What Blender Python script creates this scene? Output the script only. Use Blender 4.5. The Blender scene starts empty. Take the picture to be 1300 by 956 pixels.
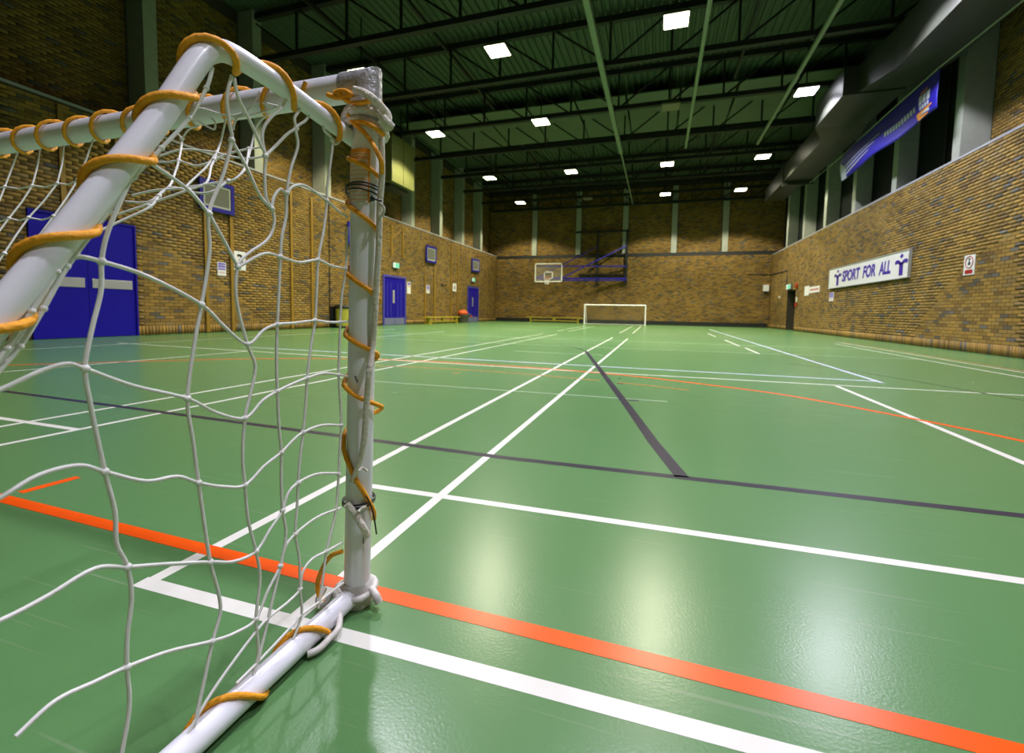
import bpy, math, random
import numpy as np
from mathutils import Vector, Matrix
random.seed(7); rng = np.random.default_rng(7)
scn = bpy.context.scene
COL = scn.collection
PI = math.pi

# ------------------------------------------------------------------ camera
FPX, CAMH = 572.0, 0.70                  # focal length in pixels of the 1300 px wide photograph, eye height
YAW, PITCH, ROLL = [math.radians(a) for a in (17.85, -3.75, 1.05)]
fwd = Vector((-math.sin(YAW), math.cos(YAW), 0)); rgt = Vector((math.cos(YAW), math.sin(YAW), 0)); upv = Vector((0, 0, 1))
f2 = fwd*math.cos(PITCH) + upv*math.sin(PITCH); u2 = upv*math.cos(PITCH) - fwd*math.sin(PITCH)
r3 = rgt*math.cos(ROLL) + u2*math.sin(ROLL); u3 = u2*math.cos(ROLL) - rgt*math.sin(ROLL)
EYE = Vector((0, 0, CAMH))
cam_d = bpy.data.cameras.new('camera'); cam = bpy.data.objects.new('camera', cam_d); COL.objects.link(cam)
cam_d.sensor_width = 36; cam_d.sensor_fit = 'HORIZONTAL'; cam_d.lens = FPX/1300*36
cam_d.shift_y = -45/1300; cam_d.clip_start = 0.02; cam_d.clip_end = 200
M = Matrix((r3, u3, -f2)).transposed().to_4x4(); M.translation = EYE; cam.matrix_world = M
cam_d.dof.use_dof = True; cam_d.dof.focus_distance = 1.08; cam_d.dof.aperture_fstop = 5.0
scn.camera = cam
# ------------------------------------------------------------------ light and exposure
w = bpy.data.worlds.new('world'); scn.world = w; w.use_nodes = True
w.node_tree.nodes['Background'].inputs[0].default_value = (0.5, 0.7, 0.5, 1)
w.node_tree.nodes['Background'].inputs[1].default_value = 0.0004
vs = scn.view_settings
vs.view_transform = 'Standard'; vs.look = 'None'; vs.gamma = 1.0; vs.exposure = 0.0; vs.use_curve_mapping = False
LAMP_W = 2050.0                           # power of one hall floodlight

# a photo pixel gives a direction; the plane it lies on gives the distance
def pray(x, y): return r3*((x-650)/FPX) - u3*((y-433)/FPX) + f2
def pl(x, y, ax, val):
    d = pray(x, y); return EYE + d*((val-EYE[ax])/d[ax])
def fl(x, y): return pl(x, y, 2, 0.0)

# hall dimensions
XL, XR, YB, YF = -11.23, 6.43, 30.9, -2.4
ZLL, ZLR, ZLB = 4.63, 4.38, 4.58         # ledge heights
ZT = 9.15                                # roof deck
REC = 0.62                               # recess of the upper side walls
COLY = [7.65 + 2.92*k for k in range(-3, 8)]
COLX = [-8.41, -5.33, -2.24, 0.80, 3.77]

# ------------------------------------------------------------------ materials
MATS = {}
def nodes(name):
    m = bpy.data.materials.new(name); m.use_nodes = True; MATS[name] = m
    nt = m.node_tree; return m, nt, nt.nodes['Principled BSDF']
AK = .62        # the hall's paints and bricks are all on the dark side
def mat(name, col, rough=0.5, metal=0.0, noise=0.0, scale=20.0, bump=0.0, spec=0.5, emit=None, es=0.0, coat=0.0):
    m, nt, b = nodes(name); col = tuple(c*AK for c in col)
    b.inputs['Roughness'].default_value = rough; b.inputs['Metallic'].default_value = metal
    b.inputs['Specular IOR Level'].default_value = spec; b.inputs['Coat Weight'].default_value = coat
    b.inputs['Base Color'].default_value = (*col, 1)
    if noise or bump:
        tc = nt.nodes.new('ShaderNodeTexCoord'); n = nt.nodes.new('ShaderNodeTexNoise')
        n.inputs['Scale'].default_value = scale; n.inputs['Detail'].default_value = 6
        nt.links.new(tc.outputs['Object'], n.inputs['Vector'])
        if noise:
            mx = nt.nodes.new('ShaderNodeMix'); mx.data_type = 'RGBA'
            mx.inputs[6].default_value = (*[c*(1-noise) for c in col], 1); mx.inputs[7].default_value = (*[min(1, c*(1+noise)) for c in col], 1)
            nt.links.new(n.outputs['Fac'], mx.inputs[0]); nt.links.new(mx.outputs[2], b.inputs['Base Color'])
        if bump:
            bp = nt.nodes.new('ShaderNodeBump'); bp.inputs['Strength'].default_value = bump; bp.inputs['Distance'].default_value = 0.01
            nt.links.new(n.outputs['Fac'], bp.inputs['Height']); nt.links.new(bp.outputs['Normal'], b.inputs['Normal'])
    if emit: b.inputs['Emission Color'].default_value = (*emit, 1); b.inputs['Emission Strength'].default_value = es
    return m
def brick_mat():
    m, nt, b = nodes('brick'); L = nt.links
    at = nt.nodes.new('ShaderNodeAttribute'); at.attribute_name = 'tint'
    oi = nt.nodes.new('ShaderNodeObjectInfo')
    ad = nt.nodes.new('ShaderNodeMath'); ad.operation = 'ADD'; L.new(at.outputs['Fac'], ad.inputs[0]); L.new(oi.outputs['Random'], ad.inputs[1])
    fr = nt.nodes.new('ShaderNodeMath'); fr.operation = 'FRACT'; L.new(ad.outputs[0], fr.inputs[0])
    cr = nt.nodes.new('ShaderNodeValToRGB'); e = cr.color_ramp; e.interpolation = 'CONSTANT'
    cols = [(0.00, (.34, .205, .044)), (.20, (.41, .245, .05)), (.42, (.28, .168, .038)), (.58, (.36, .228, .06)), (.74, (.21, .125, .038)), (.86, (.31, .21, .08)), (.93, (.14, .115, .085)), (.97, (.17, .155, .14))]
    e.elements[0].position = 0; e.elements[0].color = (*cols[0][1], 1); e.elements[1].position = cols[1][0]; e.elements[1].color = (*cols[1][1], 1)
    for p, c in cols[2:]: x = e.elements.new(p); x.color = (*c, 1)
    L.new(fr.outputs[0], cr.inputs[0])
    ge = nt.nodes.new('ShaderNodeNewGeometry'); n = nt.nodes.new('ShaderNodeTexNoise'); n.inputs['Scale'].default_value = 1.3; n.inputs['Detail'].default_value = 5
    L.new(ge.outputs['Position'], n.inputs['Vector'])
    mr = nt.nodes.new('ShaderNodeMapRange'); mr.inputs[1].default_value = .3; mr.inputs[2].default_value = .7; mr.inputs[3].default_value = .46; mr.inputs[4].default_value = .70
    L.new(n.outputs['Fac'], mr.inputs[0])
    mx = nt.nodes.new('ShaderNodeVectorMath'); mx.operation = 'SCALE'; L.new(cr.outputs[0], mx.inputs[0]); L.new(mr.outputs[0], mx.inputs['Scale'])
    L.new(mx.outputs[0], b.inputs['Base Color']); b.inputs['Roughness'].default_value = .75; b.inputs['Specular IOR Level'].default_value = .3
def floor_mat():
    m, nt, b = nodes('floor'); L = nt.links
    ge = nt.nodes.new('ShaderNodeNewGeometry')
    n = nt.nodes.new('ShaderNodeTexNoise'); n.inputs['Scale'].default_value = .8; n.inputs['Detail'].default_value = 8; L.new(ge.outputs['Position'], n.inputs['Vector'])
    cr = nt.nodes.new('ShaderNodeMix'); cr.data_type = 'RGBA'; cr.inputs[6].default_value = (.078, .182, .066, 1); cr.inputs[7].default_value = (.086, .195, .073, 1); L.new(n.outputs['Fac'], cr.inputs[0])
    # fine scuff marks: stretched, thresholded noise in two directions
    base = cr.outputs[2]
    for rot, sc, lo in ((.5, (1.3, 70, 1), .665), (-.85, (1.0, 60, 1), .675), (1.5, (1.8, 90, 1), .68)):
        mp = nt.nodes.new('ShaderNodeMapping'); mp.inputs['Rotation'].default_value = (0, 0, rot); mp.inputs['Scale'].default_value = sc; L.new(ge.outputs['Position'], mp.inputs[0])
        s = nt.nodes.new('ShaderNodeTexNoise'); s.inputs['Scale'].default_value = 1; s.inputs['Detail'].default_value = 3; s.inputs['Distortion'].default_value = .3; L.new(mp.outputs[0], s.inputs['Vector'])
        r = nt.nodes.new('ShaderNodeMapRange'); r.inputs[1].default_value = lo; r.inputs[2].default_value = lo+.07; r.inputs[4].default_value = .40; L.new(s.outputs['Fac'], r.inputs[0])
        mm = nt.nodes.new('ShaderNodeMix'); mm.data_type = 'RGBA'; mm.inputs[7].default_value = (.19, .25, .16, 1); L.new(r.outputs[0], mm.inputs[0]); L.new(base, mm.inputs[6]); base = mm.outputs[2]
    L.new(base, b.inputs['Base Color'])
    n2 = nt.nodes.new('ShaderNodeTexNoise'); n2.inputs['Scale'].default_value = 6; n2.inputs['Detail'].default_value = 6; L.new(ge.outputs['Position'], n2.inputs['Vector'])
    r2 = nt.nodes.new('ShaderNodeMapRange'); r2.inputs[3].default_value = .24; r2.inputs[4].default_value = .285; L.new(n2.outputs['Fac'], r2.inputs[0]); L.new(r2.outputs[0], b.inputs['Roughness'])
    n3 = nt.nodes.new('ShaderNodeTexNoise'); n3.inputs['Scale'].default_value = 160; n3.inputs['Detail'].default_value = 2; L.new(ge.outputs['Position'], n3.inputs['Vector'])
    bp = nt.nodes.new('ShaderNodeBump'); bp.inputs['Strength'].default_value = .14; bp.inputs['Distance'].default_value = .002; L.new(n3.outputs['Fac'], bp.inputs['Height']); L.new(bp.outputs[0], b.inputs['Normal'])
    b.inputs['Specular IOR Level'].default_value = .22
def tape_mat(name, col, rough=.3):
    mat(name, col, rough, noise=.12, scale=9, spec=.2)
def sticker_mat():
    m, nt, b = nodes('sticker'); L = nt.links
    uv = nt.nodes.new('ShaderNodeTexCoord'); sp = nt.nodes.new('ShaderNodeSeparateXYZ'); L.new(uv.outputs['UV'], sp.inputs[0])
    def mth(op, a, bb=None):
        x = nt.nodes.new('ShaderNodeMath'); x.operation = op
        for i, v in enumerate((a, bb)):
            if v is None: continue
            if isinstance(v, (int, float)): x.inputs[i].default_value = v
            else: L.new(v, x.inputs[i])
        return x.outputs[0]
    edge = mth('GREATER_THAN', mth('ABSOLUTE', mth('SUBTRACT', sp.outputs[0], .5)), .43)
    top = mth('GREATER_THAN', sp.outputs[1], .93); band = mth('GREATER_THAN', mth('FRACT', mth('MULTIPLY', sp.outputs[1], 13)), .62)
    head = mth('MULTIPLY', mth('GREATER_THAN', sp.outputs[1], .80), mth('GREATER_THAN', mth('FRACT', mth('MULTIPLY', sp.outputs[1], 22)), .4))
    ink = mth('MAXIMUM', mth('MAXIMUM', edge, top), mth('MAXIMUM', mth('MULTIPLY', band, .55), head))
    mx = nt.nodes.new('ShaderNodeMix'); mx.data_type = 'RGBA'; mx.inputs[6].default_value = (.62, .58, .50, 1); mx.inputs[7].default_value = (.75, .27, .02, 1)
    L.new(ink, mx.inputs[0]); L.new(mx.outputs[2], b.inputs['Base Color']); b.inputs['Roughness'].default_value = .35
brick_mat(); floor_mat(); sticker_mat()
mat('mortar', (.055, .043, .028), .9, noise=.3, scale=8)
mat('concrete', (.40, .43, .37), .8, noise=.15, scale=6, bump=.1)
mat('ledge', (.42, .42, .46), .7, noise=.15)
mat('black_trim', (.012, .014, .016), .5)
mat('deck', (.075, .115, .075), .6, noise=.2, scale=3)
mat('deck_panel', (.16, .20, .14), .6, noise=.15, scale=2)
mat('truss', (.008, .010, .008), .6)
mat('rail', (.30, .36, .27), .45, noise=.12, scale=5)
mat('duct', (.055, .06, .045), .42, .2, noise=.15, scale=2)
mat('heater', (.20, .21, .07), .45, noise=.2, scale=5)
mat('white_paint', (1.30, 1.31, 1.44), .32, noise=.06, scale=30, coat=.2)
mat('grubby_white', (.85, .82, .78), .55, noise=.25, scale=60)
mat('far_white', (1.25, 1.25, 1.3), .35)
mat('tape', (.75, .75, .80), .34, .4, noise=.25, scale=60, bump=.5)
mat('net', (1.3, 1.29, 1.26), .8, noise=.1, scale=80)
mat('rope', (1.05, 1.0, .88), .85, noise=.25, scale=120, bump=.6)
mat('orange_cord', (1.55, .58, .012), .7, noise=.25, scale=150, bump=.4)
mat('black_cable', (.015, .015, .015), .4)
mat('ink', (.02, .02, .03), .5)
tape_mat('white_line', (.98, .97, .92)); tape_mat('blue_line', (.78, .84, 1.15)); tape_mat('black_line', (.045, .040, .065)); tape_mat('orange_line', (1.2, .13, .004))
tape_mat('faded_orange', (.58, .26, .06)); tape_mat('faded_white', (.40, .55, .38)); tape_mat('faded_black', (.07, .13, .06)); tape_mat('red_line', (.40, .10, .05))
mat('door_blue', (.012, .006, .42), .42, noise=.15, scale=12, spec=.18); mat('frame_blue', (.085, .085, .50), .35)
mat('kick', (.25, .26, .50), .35, .2, noise=.1); mat('push_plate', (.62, .62, .66), .3, .3)
mat('timber', (.36, .20, .012), .5, noise=.25, scale=14)
mat('bench_yellow', (.62, .50, .04), .4, noise=.12); mat('bin_yellow', (.55, .55, .06), .45); mat('bin_grey', (.12, .11, .08), .6, noise=.2)
mat('panel_grey', (.19, .20, .18), .6, noise=.1); mat('panel_white', (.62, .66, .62), .5)
mat('paper', (1.0, 1.0, 1.05), .5); mat('paper_pink', (.82, .55, .58), .5); mat('sign_violet', (.065, .02, .50), .4); mat('notice_blue', (.22, .16, .75), .5)
mat('sign_red', (.55, .03, .03), .45); mat('exit_green', (.05, .55, .38), .4, emit=(.05, .8, .55), es=.35); mat('exit_white', (.8, .85, .82), .4, emit=(.7, 1, .9), es=.35)
mat('alarm_red', (.55, .04, .01), .4)
mat('banner_blue', (.015, .008, .42), .55); mat('banner_white', (.62, .66, .78), .5); mat('banner_orange', (.85, .32, .01), .5); mat('banner_red', (.6, .18, .14), .5)
mat('frame_arm_blue', (.02, .015, .42), .4); mat('board_glass', (.55, .55, .50), .1); mat('hoop_orange', (.70, .16, .03), .4)
mat('cloth_orange', (.90, .12, .01), .7); mat('cloth_navy', (.02, .03, .14), .8)
mat('lamp_body', (.20, .20, .14), .5, .3); mat('lamp_yellow', (.50, .46, .06), .5)
mat('lamp_glass_off', (.25, .24, .18), .3)
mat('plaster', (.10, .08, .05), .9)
gm, gnt, gb = nodes('glass_board'); gb.inputs['Base Color'].default_value = (.9, .92, .9, 1); gb.inputs['Alpha'].default_value = .05; gb.inputs['Roughness'].default_value = .1

# ------------------------------------------------------------------ mesh helpers
class MB:
    def __init__(s): s.v = []; s.f = []; s.sm = []
    def add(s, vs, fs, smooth=False):
        o = len(s.v); s.v += [tuple(v) for v in vs]; s.f += [tuple(i+o for i in q) for q in fs]; s.sm += [smooth]*len(fs); return s
    def box(s, a, b):
        x0, y0, z0 = [min(p, q) for p, q in zip(a, b)]; x1, y1, z1 = [max(p, q) for p, q in zip(a, b)]
        return s.add([(x0,y0,z0),(x1,y0,z0),(x1,y1,z0),(x0,y1,z0),(x0,y0,z1),(x1,y0,z1),(x1,y1,z1),(x0,y1,z1)],
                     [(0,3,2,1),(4,5,6,7),(0,1,5,4),(1,2,6,5),(2,3,7,6),(3,0,4,7)])
    def bar(s, p, q, wd, ht, up=(0, 0, 1)):
        p, q = Vector(p), Vector(q); t = (q-p).normalized(); up = Vector(up)
        if abs(t.dot(up)) > .98: up = Vector((1, 0, 0))
        sd = t.cross(up).normalized()*wd/2; u = sd.cross(t).normalized()*ht/2
        vs = [c+a*sd+b*u for c in (p, q) for a, b in ((-1,-1),(1,-1),(1,1),(-1,1))]
        return s.add(vs, [(3,2,1,0),(4,5,6,7),(0,1,5,4),(1,2,6,5),(2,3,7,6),(3,0,4,7)])
    def tube(s, pts, r, n=8, caps=True, closed=False, n0=None, n1=None):
        pts = [Vector(p) for p in pts]; k = len(pts); rs = r if isinstance(r, (list, tuple)) else [r]*k
        tan = []
        for i in range(k):
            a = pts[(i-1) % k] if (closed or i > 0) else pts[i]; b = pts[(i+1) % k] if (closed or i < k-1) else pts[i]
            t = b-a; tan.append(t.normalized() if t.length > 1e-9 else Vector((0, 0, 1)))
        u = tan[0].orthogonal().normalized(); rings = []
        for i in range(k):
            t = tan[i]; u = (u - t*u.dot(t))
            u = u.normalized() if u.length > 1e-6 else t.orthogonal().normalized()
            v = t.cross(u)
            ring = [pts[i] + (u*math.cos(2*PI*j/n) + v*math.sin(2*PI*j/n))*rs[i] for j in range(n)]
            nn = n0 if i == 0 else (n1 if i == k-1 else None)
            if nn is not None: nn = Vector(nn); ring = [p - t*((p-pts[i]).dot(nn)/t.dot(nn)) for p in ring]
            rings += ring
        fs = []
        for i in range(k if closed else k-1):
            a, b = i*n, ((i+1) % k)*n
            fs += [(a+j, a+(j+1) % n, b+(j+1) % n, b+j) for j in range(n)]
        s.add(rings, fs, True)
        if caps and not closed:
            s.add([v for v in rings[:n]], [tuple(reversed(range(n)))]); s.add(rings[-n:], [tuple(range(n))])
        return s
    def ball(s, c, r, n=8, m=5):
        c = Vector(c); vs = [c+Vector((0, 0, r))]; fs = []
        for i in range(1, m):
            th = PI*i/m
            vs += [c+Vector((r*math.sin(th)*math.cos(2*PI*j/n), r*math.sin(th)*math.sin(2*PI*j/n), r*math.cos(th))) for j in range(n)]
        vs.append(c-Vector((0, 0, r))); e = len(vs)-1
        for j in range(n):
            fs.append((0, 1+j, 1+(j+1) % n)); fs.append((e, e-n+(j+1) % n, e-n+j))
            for i in range(m-2): a = 1+i*n; fs.append((a+j, a+n+j, a+n+(j+1) % n, a+(j+1) % n))
        return s.add(vs, fs, True)
    def ribbon(s, pts, wd, z=.0012):
        pts = [Vector((p[0], p[1], z)) for p in pts]; vs = []
        for i, p in enumerate(pts):
            t = (pts[min(i+1, len(pts)-1)]-pts[max(i-1, 0)]).normalized(); nn = Vector((-t.y, t.x, 0))*wd/2
            vs += [p-nn, p+nn]
        return s.add(vs, [(2*i, 2*i+2, 2*i+3, 2*i+1) for i in range(len(pts)-1)])
    def obj(s, name, m, parent=None, bevel=0):
        me = bpy.data.meshes.new(name); me.from_pydata(s.v, [], s.f); me.polygons.foreach_set('use_smooth', s.sm)
        me.materials.append(MATS[m]); me.update()
        o = bpy.data.objects.new(name, me); COL.objects.link(o)
        if parent is not None:
            o.parent = parent; o.matrix_parent_inverse = parent.matrix_world.inverted() if parent.type != 'EMPTY' else Matrix.Translation(-parent.location)
        if bevel:
            b = o.modifiers.new('bevel', 'BEVEL'); b.width = bevel; b.segments = 2; b.limit_method = 'ANGLE'
        return o
def tag(o, label, cat, group=None):
    o['label'] = label; o['category'] = cat
    if group: o['group'] = group
    return o
def struct(o): o['kind'] = 'structure'; return o
def empty(name, loc, label, cat, group=None):
    o = bpy.data.objects.new(name, None); COL.objects.link(o); o.location = loc; o.empty_display_size = .1; tag(o, label, cat, group); return o
def box(name, a, b, m, parent=None, bevel=0): return MB().box(a, b).obj(name, m, parent, bevel)
def spline(pts, n=6):
    P = [Vector(p) for p in pts]; P = [P[0]*2-P[1]] + P + [P[-1]*2-P[-2]]; out = []
    for i in range(1, len(P)-2):
        for j in range(n):
            t = j/n; a, b, c, d = P[i-1], P[i], P[i+1], P[i+2]
            out.append(.5*((2*b) + (c-a)*t + (2*a-5*b+4*c-d)*t*t + (3*b-a-3*c+d)*t**3))
    return out + [P[-2]]
def copy_tree(o, loc=None, parent=None):
    c = o.copy(); COL.objects.link(c)
    if parent is not None: c.parent = parent; c.matrix_parent_inverse = o.matrix_parent_inverse.copy()
    if loc is not None: c.location = loc
    for ch in list(o.children): copy_tree(ch, None, c)
    return c
def text(name, s, m, parent, mtx, size, thick=.0, width=None, shear=0):
    cu = bpy.data.curves.new(name, 'FONT'); cu.body = s; cu.size = size; cu.align_x = 'CENTER'; cu.align_y = 'CENTER'; cu.offset = thick; cu.extrude = .002; cu.shear = shear
    t = bpy.data.objects.new(name, cu); COL.objects.link(t)
    dg = bpy.context.evaluated_depsgraph_get(); me = bpy.data.meshes.new_from_object(t.evaluated_get(dg)); bpy.data.objects.remove(t)
    xs = [v.co.x for v in me.vertices]; ys = [v.co.y for v in me.vertices]
    cx, cy = (min(xs)+max(xs))/2, (min(ys)+max(ys))/2; k = 1 if not width else width/(max(xs)-min(xs))
    for v in me.vertices: v.co = mtx @ Vector(((v.co.x-cx)*k, v.co.y-cy, v.co.z))
    me.materials.clear(); me.materials.append(MATS[m]); o = bpy.data.objects.new(name, me); COL.objects.link(o)
    o.parent = parent
    if parent.type == 'EMPTY': o.matrix_parent_inverse = Matrix.Translation(-parent.location)
    return o
def wall_mtx(side, x, y, z):   # text facing into the hall from a side wall
    if side == 'R': R = Matrix(((0, 0, -1), (-1, 0, 0), (0, 1, 0)))
    else: R = Matrix(((0, 0, 1), (1, 0, 0), (0, 1, 0)))
    m = R.to_4x4(); m.translation = (x, y, z); return m

# ------------------------------------------------------------------ floor and court lines
fb = MB(); fb.box((XL-.3, YF-.3, -.2), (XR+3.2, YB+.3, 0)); floor = struct(fb.obj('floor', 'floor'))
def line(pts, wd, m, lay=0, name='court_line'): return MB().ribbon(pts, wd, .0002+.00012*lay).obj(name, m, floor)
W = .037
line([(-1.20, .775), (-1.22, 13.3)], W, 'white_line', 2); line([(-.755, .775), (-.78, 13.1)], W, 'white_line', 2)
line([(-1.28, 16.6), (-1.34, 26.5)], W, 'white_line', 2); line([(-.83, 16.6), (-.88, 26.5)], W, 'white_line', 2)
line([(-3.50, -.6), (-3.52, 14.2)], W, 'white_line', 2); line([(-3.045, -.6), (-3.06, 14.2)], W, 'white_line', 2)
line([(-3.60, 16.7), (-3.62, 24)], W, 'white_line', 2); line([(-3.15, 16.7), (-3.17, 24)], W, 'white_line', 2)
a, b = fl(178, 738), fl(640, 861); line([a, a+(b-a)*4.3], .039, 'white_line', 1)
a, b = fl(465, 616), fl(1300, 738); line([a+(a-b)*.02, a+(b-a)*4], W, 'white_line', 1)
line([(-5.2, 1.61), (-3.06, 1.61)], W, 'white_line', 1)
a, b = fl(0, 632), fl(893, 856); line([a-(b-a)*2.2, a+(b-a)*2.4], .045, 'orange_line', 4)
line([(-2.215, .99), (-2.205, 1.16)], .04, 'orange_line', 3)
a, b, c = fl(0, 496), fl(640, 581), fl(1300, 655); line([a-(b-a)*.7, a, b, c, c+(c-b)*2], .047, 'black_line', 3)
line([fl(866, 606), fl(830, 562), fl(800, 520), fl(760, 467), fl(744, 446)], .06, 'black_line', 3)
line([fl(744, 446), fl(730, 441), fl(705, 438), fl(680, 436.5)], .05, 'faded_black', 3)
for p, q in (((785, 480.5), (789, 480.5)), ((784, 486.5), (792, 486.9)), ((797, 508), (811, 508.6))): line([fl(*p), fl(*q)], .05, 'black_line', 0)
a, b = fl(310, 440.6), fl(1118, 484.5); line([a, b], .05, 'blue_line', 2)
a, b = fl(958, 436), fl(1120, 486); line([a+(a-b)*1.6, b], .05, 'blue_line', 3)
a, b, c = fl(150, 435.5), fl(700, 469.5), fl(1300, 502); line([a, b, c, c+(c-b)], .04, 'white_line', 1)
a, b = fl(1061.8, 490), fl(1300, 588); line([a, b, b+(b-a)*.8], .045, 'white_line', 2)
s = 1.0448
oc = [(-7.9, 1.2), (-7.5, 2.2), (-6.85, 3.05), (-6.12, 3.83), (-5.14, 4.70), (-4.14, 5.22), (-3.27, 5.45), (-2.38, 5.50), (-1.22, 5.42), (-.28, 5.22), (.51, 4.89), (1.13, 4.53), (1.73, 3.85), (2.08, 3.33), (2.45, 2.5), (2.66, 1.6), (2.7, .88)]
line(spline([(x, y, 0) for x, y in oc], 5), .05, 'orange_line', 3)
line(spline([(-3.67, 4.69, 0), (-2.86, 4.82, 0), (-2.07, 4.88, 0), (-1.27, 4.83, 0), (-.55, 4.70, 0)], 4), .04, 'faded_orange', 2)
line([(-.36, 4.66), (0, 4.57), (.3, 4.46)], .04, 'faded_orange', 2)
line([fl(575, 473.5), fl(584, 473.7)], .05, 'faded_orange', 2)
line([(-6.28, 1.8), (-6.13, 5.45)], .04, 'white_line', 1); line([(-9.0, 2.0), (-8.9, 14)], .04, 'white_line', 1); line([(-9.75, 2), (-9.7, 14)], .04, 'red_line', 1)
line([fl(1059, 436.5), fl(1147, 452.4), fl(1300, 479.5), (4.3, 2)], .04, 'white_line', 2); line([(4.85, 15), (4.75, 7.9), (4.7, 2)], .04, 'white_line', 2); line([(5.0, 15), (4.9, 8.1), (4.85, 2)], .04, 'faded_orange', 1)
line([fl(1000, 461), fl(1090, 472), fl(1180, 487), fl(1300, 508.5)], .04, 'faded_black', 1)
line([(-7.3, 9.25), (-4, 9.35), (-.8, 9.3), (2.3, 9.5), (4.3, 9.55)], .05, 'faded_white', 1); line([(-6.7, 8.5), (-6.65, 13.4)], .045, 'blue_line', 1)
line([(-2.4, 7.6), (-.85, 7.6)], .05, 'faded_white', 1); line([(-8, 11.6), (4.5, 11.9)], .05, 'faded_white', 1)
line([(-2.6, 3.72), (.1, 3.8)], .03, 'faded_white', 0)
for y0, y1 in ((9.37, 10.9), (11.5, 14.1), (16, 18.6)): line([(1.82, y0), (1.84, y1)], .045, 'white_line', 2)
line([(-8.4, 27.2), (3.4, 27.2)], .05, 'white_line', 1); line([(-7, 20.3), (3, 20.3)], .05, 'faded_white', 1)

# ------------------------------------------------------------------ brick walls
CAMR = np.array([list(r3), list(u3), list(f2)])
def brick_boxes(u0, u1, z0, z1, holes, soldier):
    """rectangles (u, z) of every brick of a stretcher-bond wall, clipped at holes"""
    out = []
    def put(a, b, c, d):
        parts = [(a, b)]
        for (h0, h1, hz0, hz1) in holes:
            if hz0 < (c+d)/2 < hz1:
                np_ = []
                for p, q in parts:
                    if q <= h0 or p >= h1: np_.append((p, q)); continue
                    if p < h0: np_.append((p, h0-.006))
                    if q > h1: np_.append((h1+.006, q))
                parts = np_
        for p, q in parts:
            if q-p > .03: out.append((p, q, c, d))
    z = z0
    if soldier:
        u = u0
        while u < u1: put(u+.005, min(u+.070, u1), z+.004, z+.219); u += .075
        z += .225
    k = 0
    while z+.06 < z1:
        u = u0 - (.1125 if k % 2 else 0)
        while u < u1: put(max(u+.005, u0), min(u+.220, u1), z+.005, min(z+.070, z1)); u += .225
        z += .075; k += 1
    return np.array(out)
def brick_field(name, rects, to3, proud, parent):
    n = len(rects); u0, u1, z0, z1 = rects.T
    jit = proud*(.75+.5*rng.random(n)); V = np.zeros((n, 8, 3))
    for i, (a, b) in enumerate(((u0, z0), (u1, z0), (u1, z1), (u0, z1))):
        V[:, i] = to3(a, b, jit); V[:, i+4] = to3(a, b, 0*jit)
    F = np.array([(0,1,2,3), (1,0,4,5), (2,1,5,6), (3,2,6,7), (0,3,7,4)])
    fi = (F[None]+(np.arange(n)*8)[:, None, None]).reshape(-1, 4)
    me = bpy.data.meshes.new(name); me.vertices.add(n*8); me.vertices.foreach_set('co', V.reshape(-1))
    me.loops.add(len(fi)*4); me.loops.foreach_set('vertex_index', fi.reshape(-1).astype(np.int32))
    me.polygons.add(len(fi)); me.polygons.foreach_set('loop_start', np.arange(len(fi), dtype=np.int32)*4)
    at = me.attributes.new('tint', 'FLOAT', 'FACE'); at.data.foreach_set('value', np.repeat(rng.random(n), 5).astype(np.float32))
    me.materials.append(MATS['brick']); me.update(); me.validate()
    o = bpy.data.objects.new(name, me); COL.objects.link(o); o.parent = parent; o['kind'] = 'stuff'; return o
def proj(P):
    c = (P - np.array(list(EYE))) @ CAMR.T; return 650+FPX*c[:, 0]/c[:, 2], 433-FPX*c[:, 1]/c[:, 2], c[:, 2]
def bricks(parent, u0, u1, z0, z1, to3, holes=(), soldier=False, singles=0, name='brick_field', sgn=1):
    R = brick_boxes(u0, u1, z0, z1, holes, soldier)
    pick = np.zeros(len(R), bool)
    if singles:
        x0, y0, d0 = proj(to3(R[:, 0], R[:, 2], 0*R[:, 0]).T if False else to3(R[:, 0], R[:, 2], np.zeros(len(R))))
        x1, y1, d1 = proj(to3(R[:, 1], R[:, 3], np.zeros(len(R))))
        full = (np.abs(R[:, 1]-R[:, 0]-.215) < .002) & (np.abs(R[:, 3]-R[:, 2]-.065) < .002)
        ok = full & (d0 > .3) & (d1 > .3) & (np.minimum(x0, x1) > 2) & (np.maximum(x0, x1) < 1298) & (np.minimum(y0, y1) > 0) & (np.maximum(y0, y1) < 866)
        area = np.where(ok, np.abs((x1-x0)*(y1-y0)), 0); idx = np.argsort(-area)[:singles]; idx = idx[area[idx] > 0]; pick[idx] = True
        # one shared brick mesh, an object for each
        pr = .007; V = to3(np.array([0, .215, .215, 0]), np.array([0, 0, .065, .065]), np.full(4, pr)) ; Bk = to3(np.array([0, .215, .215, 0]), np.array([0, 0, .065, .065]), np.zeros(4))
        org = to3(np.zeros(1), np.zeros(1), np.zeros(1))[0]
        me = bpy.data.meshes.new('brick'); me.from_pydata([tuple(v-org) for v in np.vstack([V, Bk])], [], [(0,1,2,3), (1,0,4,5), (2,1,5,6), (3,2,6,7), (0,3,7,4)]); me.materials.append(MATS['brick'])
        for i in idx:
            o = bpy.data.objects.new('brick', me); COL.objects.link(o); o.parent = parent
            o.location = to3(R[i:i+1, 0], R[i:i+1, 2], np.zeros(1))[0]
    brick_field(name, R[~pick], to3, .007, parent)
def toL(x): return lambda u, z, d: np.stack([x+d, u, z], -1)
def toR(x): return lambda u, z, d: np.stack([x-d, u, z], -1)
def toB(y): return lambda u, z, d: np.stack([u, y-d, z], -1)
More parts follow.
